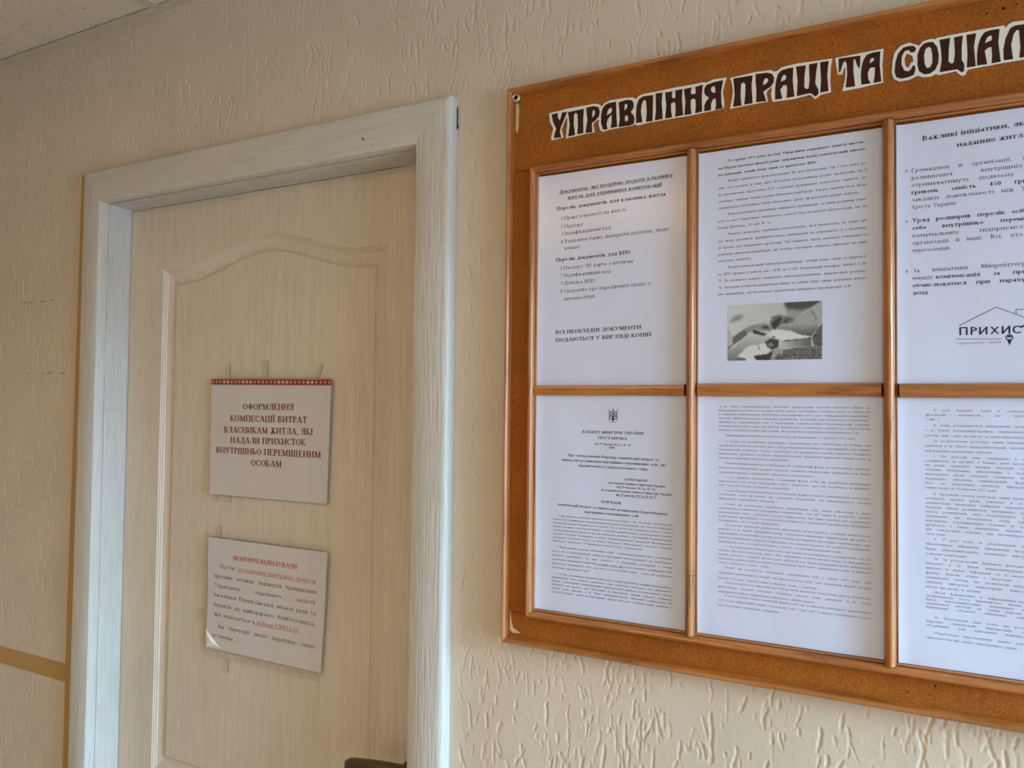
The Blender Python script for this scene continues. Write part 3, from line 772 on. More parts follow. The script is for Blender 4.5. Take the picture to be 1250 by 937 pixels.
# heading: words cut out of paper, each letter its own piece of colour
HEAD = [([(-4240,4131),(-4064,4138),(-3962,4148),(-3704,4146),(-3549,4145),(-3479,4119),(-3454,4085),(-3417,4128),(-3328,4151),(-3124,4147),(-3017,4134),(-2971,4104),(-2925,4143),(-2846,4155),(-2716,4152),(-2460,4160),(-2232,4157),(-2065,4159),(-2052,4145),(-1955,4171),(-1792,4166),(-1808,4115),(-1837,3998),(-1819,3860),(-1824,3783),(-1900,3774),(-2231,3758),(-2573,3759),(-2831,3756),(-2927,3744),(-2968,3750),(-2982,3771),(-3015,3757),(-3325,3752),(-3442,3739),(-3477,3774),(-3498,3857),(-3489,3922),(-3561,3891),(-3575,3856),(-3553,3753),(-3686,3748),(-3980,3733),(-3960,3920),(-3964,4042),(-4018,3943),(-4046,3866),(-4016,3753),(-4192,3737),(-4207,3769),(-4171,3900),(-4224,4005)],[],[('У',[(-4200,4105),(-4105,4112),(-4101,4043),(-4071,3997),(-4039,4105),(-3963,4104),(-4016,3981),(-4059,3893),(-4070,3827),(-4043,3758),(-4163,3763),(-4146,3839),(-4125,3890),(-4177,3995)],[]),('П',[(-3954,4096),(-3712,4102),(-3721,3945),(-3717,3764),(-3808,3762),(-3799,3891),(-3807,4040),(-3836,4070),(-3860,4036),(-3859,3901),(-3840,3757),(-3944,3753),(-3921,3911),(-3936,4022)],[]),('Р',[(-3680,4112),(-3561,4114),(-3498,4087),(-3479,4024),(-3490,3959),(-3545,3909),(-3594,3884),(-3586,3756),(-3687,3762),(-3660,3935),(-3672,4031)],[[(-3581,4058),(-3560,4058),(-3549,4023),(-3562,3978),(-3592,3957),(-3588,4016)]]),('А',[(-3401,4103),(-3353,4118),(-3248,4119),(-3242,3930),(-3230,3771),(-3323,3770),(-3310,3837),(-3311,3955),(-3365,3899),(-3381,3835),(-3367,3760),(-3433,3765),(-3461,3862),(-3462,3968),(-3442,4057)],[[(-3346,4040),(-3318,4049),(-3304,4020),(-3314,3982),(-3379,3954),(-3369,4005)]]),('В',[(-3214,4102),(-3109,4116),(-3035,4103),(-3004,4065),(-3001,3993),(-3041,3941),(-3001,3889),(-2987,3835),(-3000,3772),(-3053,3761),(-3211,3765),(-3195,3870),(-3202,4002)],[[(-3124,4060),(-3098,4062),(-3088,4034),(-3101,3997),(-3128,3976),(-3128,4022)],[(-3121,3896),(-3097,3908),(-3078,3876),(-3080,3837),(-3107,3822),(-3123,3845)]]),('Л',[(-2929,4097),(-2870,4122),(-2737,4116),(-2739,3972),(-2744,3768),(-2831,3772),(-2823,3910),(-2833,4053),(-2863,4072),(-2889,4025),(-2902,3924),(-2881,3776),(-2967,3780),(-2970,3884),(-2962,4012)],[]),('І',[(-2704,4128),(-2610,4125),(-2621,4002),(-2606,3774),(-2712,3772),(-2698,3900)],[]),('Н',[(-2576,4119),(-2479,4117),(-2486,4041),(-2469,4021),(-2440,4027),(-2444,4122),(-2346,4122),(-2355,4000),(-2337,3780),(-2443,3773),(-2436,3854),(-2443,3959),(-2469,3969),(-2497,3957),(-2497,3865),(-2482,3772),(-2574,3774),(-2561,3945)],[]),('Н',[(-2330,4116),(-2231,4123),(-2242,4048),(-2214,4026),(-2175,4035),(-2186,4119),(-2086,4130),(-2099,3999),(-2096,3784),(-2185,3774),(-2176,3866),(-2180,3951),(-2208,3973),(-2239,3962),(-2241,3866),(-2230,3773),(-2322,3777),(-2311,3947)],[]),('Я',[(-1832,4140),(-1954,4135),(-2042,4118),(-2069,4072),(-2069,4016),(-2047,3978),(-2008,3948),(-2041,3909),(-2069,3858),(-2068,3781),(-1984,3781),(-1981,3865),(-1959,3917),(-1926,3922),(-1920,3831),(-1933,3778),(-1839,3781),(-1855,3865),(-1858,3999)],[[(-1943,4085),(-1932,4058),(-1930,3996),(-1965,4006),(-1987,4040),(-1976,4077)]])]),([(-1750,4151),(-1445,4164),(-1268,4156),(-1216,4124),(-1186,4129),(-1134,4162),(-972,4173),(-567,4154),(-584,4052),(-589,3893),(-581,3754),(-696,3743),(-755,3700),(-813,3765),(-993,3746),(-1242,3756),(-1258,3846),(-1247,3943),(-1299,3909),(-1311,3878),(-1294,3771),(-1749,3759),(-1733,3844),(-1712,3975),(-1728,4079)],[],[('П',[(-1709,4135),(-1474,4130),(-1487,4008),(-1474,3779),(-1576,3780),(-1563,3900),(-1561,4034),(-1584,4061),(-1612,4049),(-1619,3911),(-1608,3775),(-1710,3776),(-1691,3924),(-1700,4049)],[]),('Р',[(-1441,4138),(-1298,4129),(-1241,4099),(-1221,4051),(-1226,3992),(-1262,3944),(-1314,3921),(-1348,3899),(-1332,3847),(-1314,3777),(-1434,3785),(-1429,3942),(-1439,4033)],[[(-1324,4066),(-1298,4058),(-1290,4026),(-1309,3997),(-1350,3980),(-1345,4037)]]),('А',[(-1134,4127),(-1073,4134),(-1000,4135),(-1007,3971),(-987,3775),(-1078,3773),(-1070,3875),(-1078,3931),(-1113,3937),(-1149,3890),(-1126,3776),(-1210,3775),(-1210,3901),(-1200,4009),(-1175,4091)],[[(-1118,4058),(-1093,4062),(-1081,4040),(-1088,4003),(-1144,3985),(-1134,4029)]]),('Ц',[(-969,4137),(-857,4131),(-872,4021),(-877,3871),(-852,3839),(-828,3846),(-818,3935),(-824,4135),(-726,4133),(-744,4028),(-754,3890),(-720,3809),(-717,3761),(-749,3729),(-808,3783),(-962,3774),(-950,3960)],[]),('І',[(-700,4136),(-605,4133),(-622,3972),(-608,3772),(-700,3768),(-690,3910)],[])]),([(-535,4153),(-254,4155),(-24,4156),(-37,3965),(-29,3765),(-255,3748),(-459,3741),(-431,3873),(-425,3993),(-436,4026),(-459,3944),(-509,3949),(-523,4043)],[],[('Т',[(-499,4138),(-265,4127),(-270,3990),(-281,3980),(-304,4027),(-322,4096),(-337,4094),(-340,3953),(-322,3773),(-422,3777),(-406,3936),(-412,4059),(-426,4097),(-449,4077),(-481,3971),(-495,3969)],[]),('А',[(-200,4121),(-147,4133),(-57,4134),(-64,3968),(-47,3778),(-130,3777),(-117,3859),(-114,3958),(-165,3959),(-188,3903),(-183,3832),(-157,3777),(-255,3781),(-262,3888),(-254,3987),(-232,4072)],[[(-143,4074),(-125,4065),(-122,4040),(-169,4014),(-160,4058)]])]),([(236,4170),(308,4130),(333,4114),(371,4155),(446,4168),(498,4152),(504,4165),(771,4168),(1141,4163),(1148,4131),(1187,4173),(1225,4183),(1316,4176),(1414,4174),(1407,3751),(1313,3755),(1115,3755),(801,3748),(776,3691),(736,3693),(688,3752),(516,3742),(496,3761),(442,3738),(367,3748),(317,3777),(302,3772),(234,3744),(131,3744),(79,3784),(58,3857),(67,3993),(89,4088),(150,4154)],[[(210,4053),(269,4011),(277,3941),(252,3936),(226,3882),(196,3908),(188,3998)]],[('С',[(235,4133),(286,4122),(305,4084),(294,4056),(256,4048),(231,4085),(192,4083),(162,4030),(158,3933),(187,3858),(230,3840),(260,3873),(272,3902),(294,3891),(295,3837),(280,3791),(234,3776),(157,3771),(105,3796),(87,3868),(98,3985),(124,4068),(176,4126)],[]),('О',[(423,4136),(473,4126),(510,4064),(526,3974),(521,3879),(492,3808),(442,3774),(384,3776),(333,3820),(317,3891),(317,4008),(339,4082),(377,4127)],[[(427,4082),(452,4062),(464,3978),(463,3891),(442,3846),(409,3843),(388,3896),(383,3994),(397,4059)]]),('Ц',[(533,4137),(637,4138),(624,4021),(619,3878),(640,3847),(668,3849),(681,3951),(674,4134),(759,4137),(746,4014),(745,3862),(769,3819),(766,3734),(742,3727),(704,3770),(533,3770),(554,3901),(547,4037)],[]),('І',[(791,4135),(882,4136),(861,3989),(876,3769),(792,3771),(800,3926)],[]),('А',[(961,4128),(1016,4139),(1098,4136),(1085,3988),(1106,3773),(1021,3772),(1028,3859),(1022,3954),(987,3948),(960,3921),(982,3770),(888,3776),(889,3908),(901,4009),(929,4088)],[[(984,4066),(1016,4083),(1029,4061),(1023,4025),(960,4007)]]),('Л',[(1194,4122),(1239,4140),(1315,4136),(1379,4137),(1370,3972),(1372,3780),(1271,3781),(1283,3898),(1273,4076),(1254,4090),(1224,4050),(1200,3935),(1218,3778),(1133,3782),(1130,3903),(1151,4020)],[])])]
for wo, wh, letters in HEAD:
    f = lambda P: [(a*1e-4, b*1e-4) for a, b in P]
    wob = prism('heading_word', f(wo), [f(h) for h in wh], -YH-0.0009, -YH-0.0002, M_CUT, board)
    for ch, o, hs in letters:
        prism('letter', f(o), [f(h) for h in hs], -YH-0.0011, -YH-0.0009, M_LETTER, wob)

# ------------------------------------------------------------------ sheets in the pockets of the board
YP = -0.0095
def page_surf(x0, x1, z0, z1, seed):
    R = random.Random(seed)
    # the sheet bellies a little and puckers at its taped corners
    cor = [(cx+sx*R.uniform(.010, .020), cz+sz*R.uniform(.010, .022), R.uniform(-.5, .5)) for cx, sx in ((x0, 1), (x1, -1)) for cz, sz in ((z0, 1), (z1, -1))]
    p1, p2, p3 = R.uniform(0, 6), R.uniform(0, 6), R.uniform(0, 6)
    def s(X, Z):
        X = np.asarray(X, float); Z = np.asarray(Z, float)
        u = (X-x0)/(x1-x0); v = (Z-z0)/(z1-z0)
        y = 0.0006*np.sin(u*4.2+p1+1.3*v)*np.sin(v*5+p2)+0.0003*np.sin(u*11+p3+v*3)
        y -= 0.0013*np.exp(-(X-x0)/0.006)+0.0004*np.exp(-(x1-X)/0.010)
        for cx, cz, tilt in cor:
            dx = X-cx; dz = Z-cz; r2 = dx*dx+dz*dz
            y += 0.00030*np.sin((dx*math.cos(tilt)+dz*math.sin(tilt)*0.5)*900)*np.exp(-r2/(0.007**2))
        return YP+y
    return s
GRP = 'printed sheets pocketed in the notice board'
def page(label, x0, x1, z0, z1, seed):
    s = page_surf(x0, x1, z0, z1, seed)
    o = sheet('notice_sheet', [(x0, z1), (x1, z1), (x1, z0), (x0, z0)], s, M_PAPER)
    tag(o, label, 'notice', GRP); return o, s
ZU0, ZU1, ZL0, ZL1 = 0.0270, 0.3245, -0.2812, 0.0150
C1 = (-0.4392, -0.2275); C2 = (-0.2150, -0.0030); C3 = (0.0095, 0.2180)

def put(ink, rows, **kw):
    for r in rows:
        ink.line(r[0], r[1], r[2], r[3] if len(r) > 3 else None, r[4] if len(r) > 4 else None, **{**kw, **(r[5] if len(r) > 5 else {})})

# upper left: the list of papers to bring
p, s = page('upper left sheet with large numbered list headed by two underlined bold lines', *C1, ZU0, ZU1, 1)
ink = Ink(s); B = dict(bold=True); 
put(ink, [('Документи, які потрібно подати власнику', -0.4075, 0.2985, -0.2470, 0.3020, dict(bold=True, ul=True)),
 ('житла для отримання компенсації', -0.3950, 0.2895, -0.2615, 0.2915, dict(bold=True, ul=True)),
 ('Перелік документів для власника житла', -0.4115, 0.2755, -0.2565, 0.2780, B),
 ('1.Право власності на житло', -0.4050, 0.2612, -0.3095, 0.2635), ('2.Паспорт', -0.4050, 0.2495, -0.3710, 0.2500), ('3.Індифікаційний код', -0.4050, 0.2395, -0.3310, 0.2415),
 ('4.Реквізити банку (відкрити рахунок, якщо', -0.4050, 0.2285, -0.2515, 0.2320), ('немає)', -0.3995, 0.2192, -0.3760, 0.2195),
 ('Перелік документів для ВПО', -0.4115, 0.2035, -0.3035, 0.2055, B),
 ('1.Паспорт /ID-карта з витягом', -0.4050, 0.1915, -0.3000, 0.1935), ('2.Індифікаційний код', -0.4050, 0.1810, -0.3310, 0.1825), ('3.Довідка ВПО', -0.4050, 0.1705, -0.3535, 0.1710),
 ('4.Свідоцтво про народження (якщо є', -0.4050, 0.1590, -0.2760, 0.1625), ('неповнолітні)', -0.3990, 0.1482, -0.3535, 0.1500),
 ('ВСІ НЕОБХІДНІ ДОКУМЕНТИ', -0.4108, 0.1022, -0.2880, 0.1050, B), ('ПОДАЮТЬСЯ У ВИГЛЯДІ КОПІЙ', -0.4108, 0.0912, -0.2745, 0.0950, B)], xh=0.0034)
ink.build('printed_text', M_INK, p)

# upper middle: advice office notice with a photograph
p, s = page('upper middle sheet with dense text above a grey photograph of hands', *C2, ZU0, ZU1, 2)
L2 = [('15 серпня 2022 року на базі Управління соціального захисту населен-', 1, 1), ('ня Переяславської міської ради запрацював відділ консультацій військо-', 0, 1), ('вослужбовців, членів їхніх сімей та прихистку ВПО', 0, 2),
('Відділ займається консультаціями як для військових, так і для їхніх ро-', 1, 0), ('дин. Ідея полягає в тому, щоб об’єднати представників різних організацій, які б', 0, 0), ('їм допомагали: відділення ЗСУ, соціальні працівники, психологи, юристи, во-', 0, 0),
('лонтери, зокрема члени родин військовослужбовців. Багато запитів було щодо', 0, 0), ('гуманітарної підтримки сімей військових, щодо оформлення різних довідок.', 0, .955), ('Консультативну підтримку військовослужбовцям та їхнім родинам нада-', 1, 0), ('ють на базі Управління соціального захисту Переяславської міської ради, що на', 0, 0),
('вулиці Шевченка, 20 (каб. № 2).', 0, .375), ('Фахівці проводять первинну консультацію, щоб визначити, не лише ди-', 1, 0), ('ває межу допомоги, формують пакет документів та скеровують їх у відповід-', 0, 0), ('ні органи для вирішення проблеми. Тут надають також допомогу близьким та', 0, 0),
('родинам військовослужбовців, які хочуть отримати соціальні виплати чи іншу', 0, 0), ('необхідну допомогу.', 0, .24), ('Відділ консультацій військовослужбовців, членів їхніх сімей та прихист-', 1, 0), ('ку ВПО працює у робочі дні з 8:00 до 17:00. Контактний телефон: (04567) 5-18-', 0, 0),
('31. По допомогу можуть звернутись військовослужбовці, добровольці, резервіс-', 0, 0), ('ти, ветерани російсько-української війни та члени їхніх сімей, власники житло-', 0, 0), ('вих приміщень, які безоплатно прихистили вимушено переміщених осіб.', 0, .905)]
ink = Ink(s); xl, xr = -0.1893, -0.0200
for i, (t, ind, m) in enumerate(L2):
    z = 0.3105-i*(0.3105-0.1431)/20; x0 = xl+(0.0122 if ind else 0); x1 = xr; bo = m in (1, 2) and i < 3
    if i == 2: x1 = -0.075
    elif isinstance(m, float): x1 = xl+(xr-xl)*m
    ink.line(t, x0, z-0.0004, x1, z+0.0004, xh=0.0021, mode='just', bold=bo)
ink.build('printed_text', M_INK, p)
def photo():
    W, Hh = 132, 84
    X, Y = np.meshgrid(np.linspace(85, 1190, W), np.linspace(60, 765, Hh))
    A = 0.80-0.10*(X/1190)*np.ones_like(X); R = np.random.RandomState(3)
    def poly(P, val, nz=0.0, soft=0.0):
        m = np.zeros(X.shape, bool); n = len(P)
        for i in range(n):
            (xa, ya), (xb, yb) = P[i], P[(i+1) % n]
            c = ((ya > Y) != (yb > Y)) & (X < (xb-xa)*(Y-ya)/((yb-ya) or 1e-9)+xa); m ^= c
        v = val if not callable(val) else val(X, Y)
        A[m] = (v if np.isscalar(v) else v[m])+(R.randn(m.sum())*nz if nz else 0)
    def blur(k):
        nonlocal A
        for _ in range(k):
            P = np.pad(A, 1, 'edge'); A = (P[:-2, 1:-1]+P[2:, 1:-1]+P[1:-1, :-2]+P[1:-1, 2:]+2*P[1:-1, 1:-1])/6
    poly([(760, 40), (1200, 40), (1110, 130), (980, 165), (800, 145), (760, 100)], .22)
    poly([(780, 150), (1000, 165), (900, 280), (800, 240)], .55)
    poly([(100, 265), (190, 190), (290, 195), (240, 250), (130, 280)], .48)
    blur(7)
    poly([(85, 330), (130, 420), (160, 560), (85, 575)], .66)
    poly([(590, 300), (620, 230), (700, 208), (780, 230), (890, 265), (860, 320), (740, 360), (670, 400), (620, 385)], .36, .07)
    poly([(625, 300), (700, 240), (735, 260), (690, 330), (650, 380), (622, 380)], .14, .04); poly([(760, 270), (820, 250), (800, 320), (740, 320)], .22, .05); blur(1)
    poly([(85, 650), (85, 590), (150, 560), (150, 470), (290, 375), (330, 440), (150, 575)], .40)
    poly([(145, 470), (290, 370), (330, 430), (260, 500), (160, 560)], .32, .03)
    poly([(290, 360), (380, 325), (520, 303), (605, 325), (628, 375), (600, 410), (480, 400), (430, 375), (360, 415), (320, 420)], .50, .05)
    poly([(480, 345), (560, 335), (590, 380), (520, 375)], .22, .05); poly([(385, 395), (430, 385), (560, 440), (520, 465), (440, 440), (395, 430)], .18, .10)
    poly([(420, 375), (500, 420), (560, 430), (500, 405)], .85)
    poly([(85, 655), (200, 570), (360, 440), (470, 455), (600, 495), (560, 540), (480, 570), (350, 580), (270, 650), (200, 725), (160, 775), (85, 775)], lambda X, Y: .62-.22*((Y-560)/200), .03)
    poly([(205, 715), (320, 600), (380, 572), (450, 575), (540, 545), (610, 630), (560, 690), (400, 705), (440, 775), (310, 775), (250, 720)], .86, .02)
    poly([(455, 575), (480, 630), (465, 635), (448, 580)], .4)
    poly([(150, 775), (210, 720), (300, 735), (320, 775)], .34, .03)
    poly([(535, 545), (600, 495), (700, 520), (700, 600), (625, 645), (560, 600)], .17, .08); poly([(560, 560), (620, 550), (640, 590), (590, 610)], .42, .06)
    poly([(400, 710), (560, 690), (640, 640), (600, 775), (440, 775)], .13, .02)
    poly([(700, 530), (1070, 515), (1065, 610), (700, 615)], lambda X, Y: .80-.45*((X-700)/300).clip(0, 1), .03)
    poly([(640, 615), (760, 640), (900, 620), (1190, 600), (1190, 775), (595, 775)], .33, .16)
    poly([(640, 620), (745, 630), (740, 700), (680, 690), (640, 770), (600, 770)], .58, .08)
    poly([(1075, 500), (1150, 380), (1200, 330), (1200, 610), (1100, 600)], .28, .14)
    poly([(655, 388), (740, 320), (850, 312), (1030, 180), (1130, 240), (1150, 380), (1065, 490), (960, 470), (830, 410), (700, 398)], lambda X, Y: .60-.35*((Y-330)/150).clip(0, 1), .03)
    poly([(1020, 185), (1070, 130), (1200, 60), (1200, 330), (1150, 340), (1100, 240)], .62, .05); poly([(1060, 170), (1110, 250), (1130, 320), (1120, 250), (1080, 180)], .25)
    poly([(610, 393), (700, 390), (820, 410), (960, 468), (1080, 490), (1000, 508), (740, 530), (620, 480), (555, 460), (600, 430)], .88, .015)
    poly([(740, 530), (1000, 508), (1070, 495), (1060, 510), (760, 542)], .15)
    poly([(620, 470), (660, 470), (655, 490), (620, 492)], .2)
    blur(1)
    px0, px1, pz1, pz0 = -0.1775, -0.0682, 0.1285, 0.0592
    sx = px0+(px1-px0)*np.linspace(0, 1, W); sz = pz1+(pz0-pz1)*np.linspace(0, 1, Hh)
    GX, GZ = np.meshgrid(sx, sz); GX, GZ = GX.ravel(), GZ.ravel()
    co = np.stack([GX, s(GX, GZ)-0.00015, GZ+CZ], -1)
    q = [(r*W+c, (r+1)*W+c, (r+1)*W+c+1, r*W+c+1) for r in range(Hh-1) for c in range(W-1)]
    m, nt, bs = new_mat('grey_photo_print'); at = N(nt, 'ShaderNodeAttribute'); at.attribute_name = 'print'
    nt.links.new(at.outputs['Color'], bs.inputs['Base Color']); bs.inputs['Roughness'].default_value = 0.4
    bs.inputs['Coat Weight'].default_value = 0.3; bs.inputs['Coat Roughness'].default_value = 0.2
    o = np_mesh('printed_photograph', co, q, m, p)
    ca = o.data.color_attributes.new('print', 'FLOAT_COLOR', 'POINT'); A = A.clip(0.03, 0.95); l = (A.ravel()**1.75)*0.90
    ca.data.foreach_set('color', np.stack([l*.95, l*.98, l*1.08, np.ones_like(l)], -1).astype(np.float32).ravel())
    tag(o, 'grey printed photograph of hands passing a sheet of paper')
photo()

# upper right: initiatives, with the roof logo
p, s = page('upper right sheet with arrow bullets and a roof outline logo near its foot', *C3, ZU0, ZU1, 3)
ink = Ink(s); XR = 0.2020
put(ink, [('Важливі ініціативи, які сприятимуть', 0.0362, 0.3050, 0.1930, 0.3085, dict(bold=True, xh=0.0037)), ('наданню житла', 0.0694, 0.2928, 0.1340, 0.2945, dict(bold=True, xh=0.0037))])
rows = [('Громадяни й організації, які приймають на', 0), ('розміщення внутрішніх переселенців,', 0), ('отримуватимуть подвоєну суму грошей: 900', 0), ('гривень замість 450 гривень на місяць', 1), ('завдяки домовленості між Урядом і Червоним', 0), ('Хреста України.', 2)]
for i, (t, m) in enumerate(rows):
    z = 0.2700-i*0.00832; ink.line(t, 0.0250, z, XR if m < 2 else 0.0700, z, xh=0.0030, mode='just', bold=m == 1)
rows = [('Уряд розширив перелік осіб, які матимуть до', 1), ('себе внутрішньо переміщених осіб із', 1), ('комунальних підприємств приєднуються', 0), ('організації й інші. Всі, хто готовий прийняти', 0), ('переселенців.', 2)]
for i, (t, m) in enumerate(rows):
    z = 0.2130-i*0.00845; ink.line(t, 0.0258, z, XR if m < 2 else 0.0640, z, xh=0.0030, mode='just', bold=m == 1)
rows = [('За ініціативи Мінреінтеграції запроваджено', 0), ('новація: компенсація за прихисток не буде', 3), ('обчислюватися при нарахуванні у сукупний', 1), ('дохід', 2)]
for i, (t, m) in enumerate(rows):
    z = 0.1563-i*0.00835
    if m == 3:
        ink.line('новація:', 0.0258, z, 0.0465, z, xh=0.0030); ink.line('компенсація за прихисток не буде', 0.0485, z, XR, z, xh=0.0030, mode='just', bold=True)
    else: ink.line(t, 0.0258, z, XR if m < 2 else 0.0410, z, xh=0.0030, mode='just', bold=m >= 1)
for z in (0.2702, 0.2130, 0.1563): ink.line('>', 0.0190, z, xh=0.0030, bold=True)
ink.build('printed_text', M_INK, p)
ink = Ink(s)
ink.stroke([(0.0705, 0.0932), (0.1045, 0.1118), (0.1540, 0.0880)], 0.0009)
ink.stroke([(0.1222, 0.1036), (0.1222, 0.1083), (0.1420, 0.1083), (0.1420, 0.0940)], 0.0009)
ink.stroke([(0.0676, 0.0785), (0.1092, 0.0775)], 0.0007)
ink.build('roof_outline', M_INKG, p)
ink = Ink(s)
ink.line('ПРИХИСТОК', 0.0695, 0.0855, 0.1560, 0.0857, xh=0.0058, bold=True, sans=True, fine=True)
cx, cz, r = 0.1162, 0.0785, 0.0030
ring = [(cx+r*math.cos(a), cz+r*math.sin(a)) for a in [math.radians(q) for q in range(-40, 221, 20)]]
ink.stroke(ring, 0.0010)
ink.quads([[(cx-r*.8, cz-r*.55), (cx+r*.8, cz-r*.55), (cx+0.0003, cz-0.0078), (cx-0.0003, cz-0.0078)]])
ink.quads([[(cx-r*.7, cz+r*.1), (cx+r*.7, cz+r*.1), (cx+r*.45, cz+r*.75), (cx-r*.45, cz+r*.75)]])
ink.build('logo_lettering', M_NAVY, p)
ink = Ink(s); ink.line('прихисти своїх', 0.0690, 0.0735, 0.1095, 0.0740, xh=0.0024, sans=True)
ink.build('logo_tagline', M_INKG, p)

# lower left: the cabinet decree with the trident
p, s = page('lower left sheet with a small trident emblem above centred decree headings', *C1, ZL0, ZL1, 4)
ink = Ink(s); E_ = dict(xh=0.0021)
put(ink, [('КАБІНЕТ МІНІСТРІВ УКРАЇНИ', -0.3704, -0.0346, -0.2843, -0.0346, dict(bold=True, xh=0.0023)), ('ПОСТАНОВА', -0.3479, -0.0419, -0.3065, -0.0421, dict(bold=True, xh=0.0023)),
 ('від 19 березня 2022 р. № 333', -0.3525, -0.0500, -0.3010, -0.0505, dict(bold=True, xh=0.0020)), ('Київ', -0.3320, -0.0543, -0.3240, -0.0543, dict(bold=True, xh=0.0020)),
 ('Про затвердження Порядку компенсації витрат за', -0.3906, -0.0668, -0.2644, -0.0682, dict(bold=True)), ('тимчасове розміщення внутрішньо переміщених осіб, які', -0.4003, -0.0735, -0.2547, -0.0746, dict(bold=True)), ('перемістилися у період воєнного стану', -0.3760, -0.0803, -0.2785, -0.0811, dict(bold=True)),
 ('ЗАТВЕРДЖЕНО', -0.3107, -0.0957, -0.2785, -0.0960, dict(bold=True, xh=0.0020)), ('постановою Кабінету Міністрів України', -0.3323, -0.1012, -0.2557, -0.1020, dict(bold=True, xh=0.0020)), ('від 19 березня 2022 р. № 333', -0.3208, -0.1062, -0.2680, -0.1067, dict(bold=True, xh=0.0020)),
 ('(в редакції постанови Кабінету Міністрів України', -0.3426, -0.1114, -0.2471, -0.1120, dict(bold=True, xh=0.0020)), ('від 30 вересня 2022 р. № 1177)', -0.3219, -0.1163, -0.2675, -0.1168, dict(bold=True, ul=True, xh=0.0020)),
 ('ПОРЯДОК', -0.3425, -0.1273, -0.3139, -0.1276, dict(bold=True, xh=0.0023)), ('компенсації витрат за тимчасове розміщення (перебування)', -0.4058, -0.1350, -0.2523, -0.1372, dict(bold=True)), ('внутрішньо переміщених осіб', -0.3659, -0.1424, -0.2903, -0.1426, dict(bold=True))], xh=0.0023)
def body(ink, xl, xr, zs, rows, xh=0.0020, ind=0.008):
    for (z, t, m) in zs:
        pass
def para(ink, xl, xr, z0, z1, lines, last, xh=0.00165, ind=0.008, ulat=None):
    n = len(lines)
    for i, t in enumerate(lines):
        z = z0+(z1-z0)*i/max(1, n-1)
        a = xl+(ind if i == 0 else 0); b = last if i == n-1 else xr
        ink.line(t, a, z, b, z, xh=xh, mode='just')
        if ulat and ulat[0] == i: ink.stroke([(ulat[1], z-0.0014), (ulat[2], z-0.0014)], 0.0003)
para(ink, -0.4130, -0.2450, -0.1506, -0.1852, ['1. Цей Порядок визначає механізм компенсації витрат, що пов’язані з безоплатним', 'тимчасовим розміщенням (перебуванням) внутрішньо переміщених осіб, які після введення', 'Указом Президента України від 24 лютого 2022 р. № 64 "Про введення воєнного стану в', 'Україні" воєнного стану перемістилися з території адміністративно-територіальних одиниць,', 'на якій проводяться бойові дії або яка тимчасово перебуває в Автономній Республіці Крим,', 'окупації, оточенні (блокуванні), в межах Дніпропетровської, Донецької, Житомирської,', 'Запорізької, Київської області, м. Києва, Луганської, Миколаївської, Одеської, Сумської,', 'Харківської, Херсонської та Чернігівської областей (далі - компенсація).'], -0.2845)
para(ink, -0.4138, -0.2455, -0.1935, -0.2218, ['2. Компенсація надається фізичним особам - громадянам України, які є власниками', 'житла, або їх представникам, наймачам (орендарям) житла державної або комунальної', 'власності, проживають, на праві власності, у безпечному розміщенні у своєму', 'житловому приміщенні (квартирі), у межах норм, що до їх взаємного розміщення осіб,', 'внутрішньо переміщених осіб, для якої на безоплатній основі - особа, що розмістила', 'внутрішньо переміщених осіб.'], -0.3593, ulat=(3, -0.352, -0.310))
para(ink, -0.4140, -0.2455, -0.2303, -0.2551, ['3. Особи, які виявили бажання розмістити у своєму житловому приміщенні внутрішньо', 'переміщених осіб, подають відповідну заяву (додаток), необхідну для виконавчого', 'органу у відповідній адміністративно-територіальній одиниці до виконавчого органу', 'Київської, або міських рад, військових до виконавчих органів сільської, селищної,', 'міської ради, районної в м. Києві держадміністрації, військової адміністрації. На', 'підставі поданих заявок на виконавчих органи сільської, селищної ради, районної в'], -0.2455)
ink.build('printed_text', M_INK, p)
# the trident
ink = Ink(s); ex, ez, ew, eh = -0.3267, -0.0115, 0.0136, 0.0188
def E2(u, v): return (ex+u*ew, ez+v*eh)
ink.stroke([E2(-.46, .5), E2(-.46, -.35), E2(0, -.5), E2(.46, -.35), E2(.46, .5)], 0.0004)
ink.stroke([E2(0, .42), E2(0, -.30)], 0.0017); ink.stroke([E2(0, .5), E2(0, .3)], 0.0007)
for q in (-1, 1):
    ink.stroke([E2(.34*q, .32), E2(.34*q, -.22), E2(.13*q, -.22), E2(.0, -.40)], 0.0010)
    ink.stroke([E2(.34*q, .32), E2(.17*q, .20), E2(.20*q, .02), E2(.06*q, -.12), E2(.02*q, -.22)], 0.0009)
    ink.stroke([E2(.20*q, -.02), E2(.34*q, -.08)], 0.0008)
ink.build('trident_emblem', M_NAVY, p)

# lower middle and lower right: continuation pages
TXT = ['в м. Києві держадміністрації, військової адміністрації шляхом внесення даних до', 'інформаційно-аналітичної системи обліку даних, пов’язаних з компенсацією за тимчасове', 'розміщення (перебування) внутрішньо переміщених осіб (далі - інформаційно-аналітична', 'система), формують перелік житлових приміщень, доступних для безоплатного розміщення', 'внутрішньо переміщених осіб у відповідній адміністративно-територіальній одиниці.', 'Власники житла після заяви про житлові приміщення у зазначеному переліку їх є обов’язковими']
p, s = page('lower middle sheet packed with small text in ten short paragraphs', *C2, ZL0, ZL1, 5)
ink = Ink(s); a, b = -0.1880, -0.0175
para(ink, a, b, 0.0021, -0.0272, TXT+['умовою подальшої компенсації особам, що розмістили внутрішньо переміщених осіб.'], -0.0285, ind=0.002)
def paras(spec, a, b):
    for z0, z1, lines, last in spec: para(ink, a, b, z0, z1, lines, last)
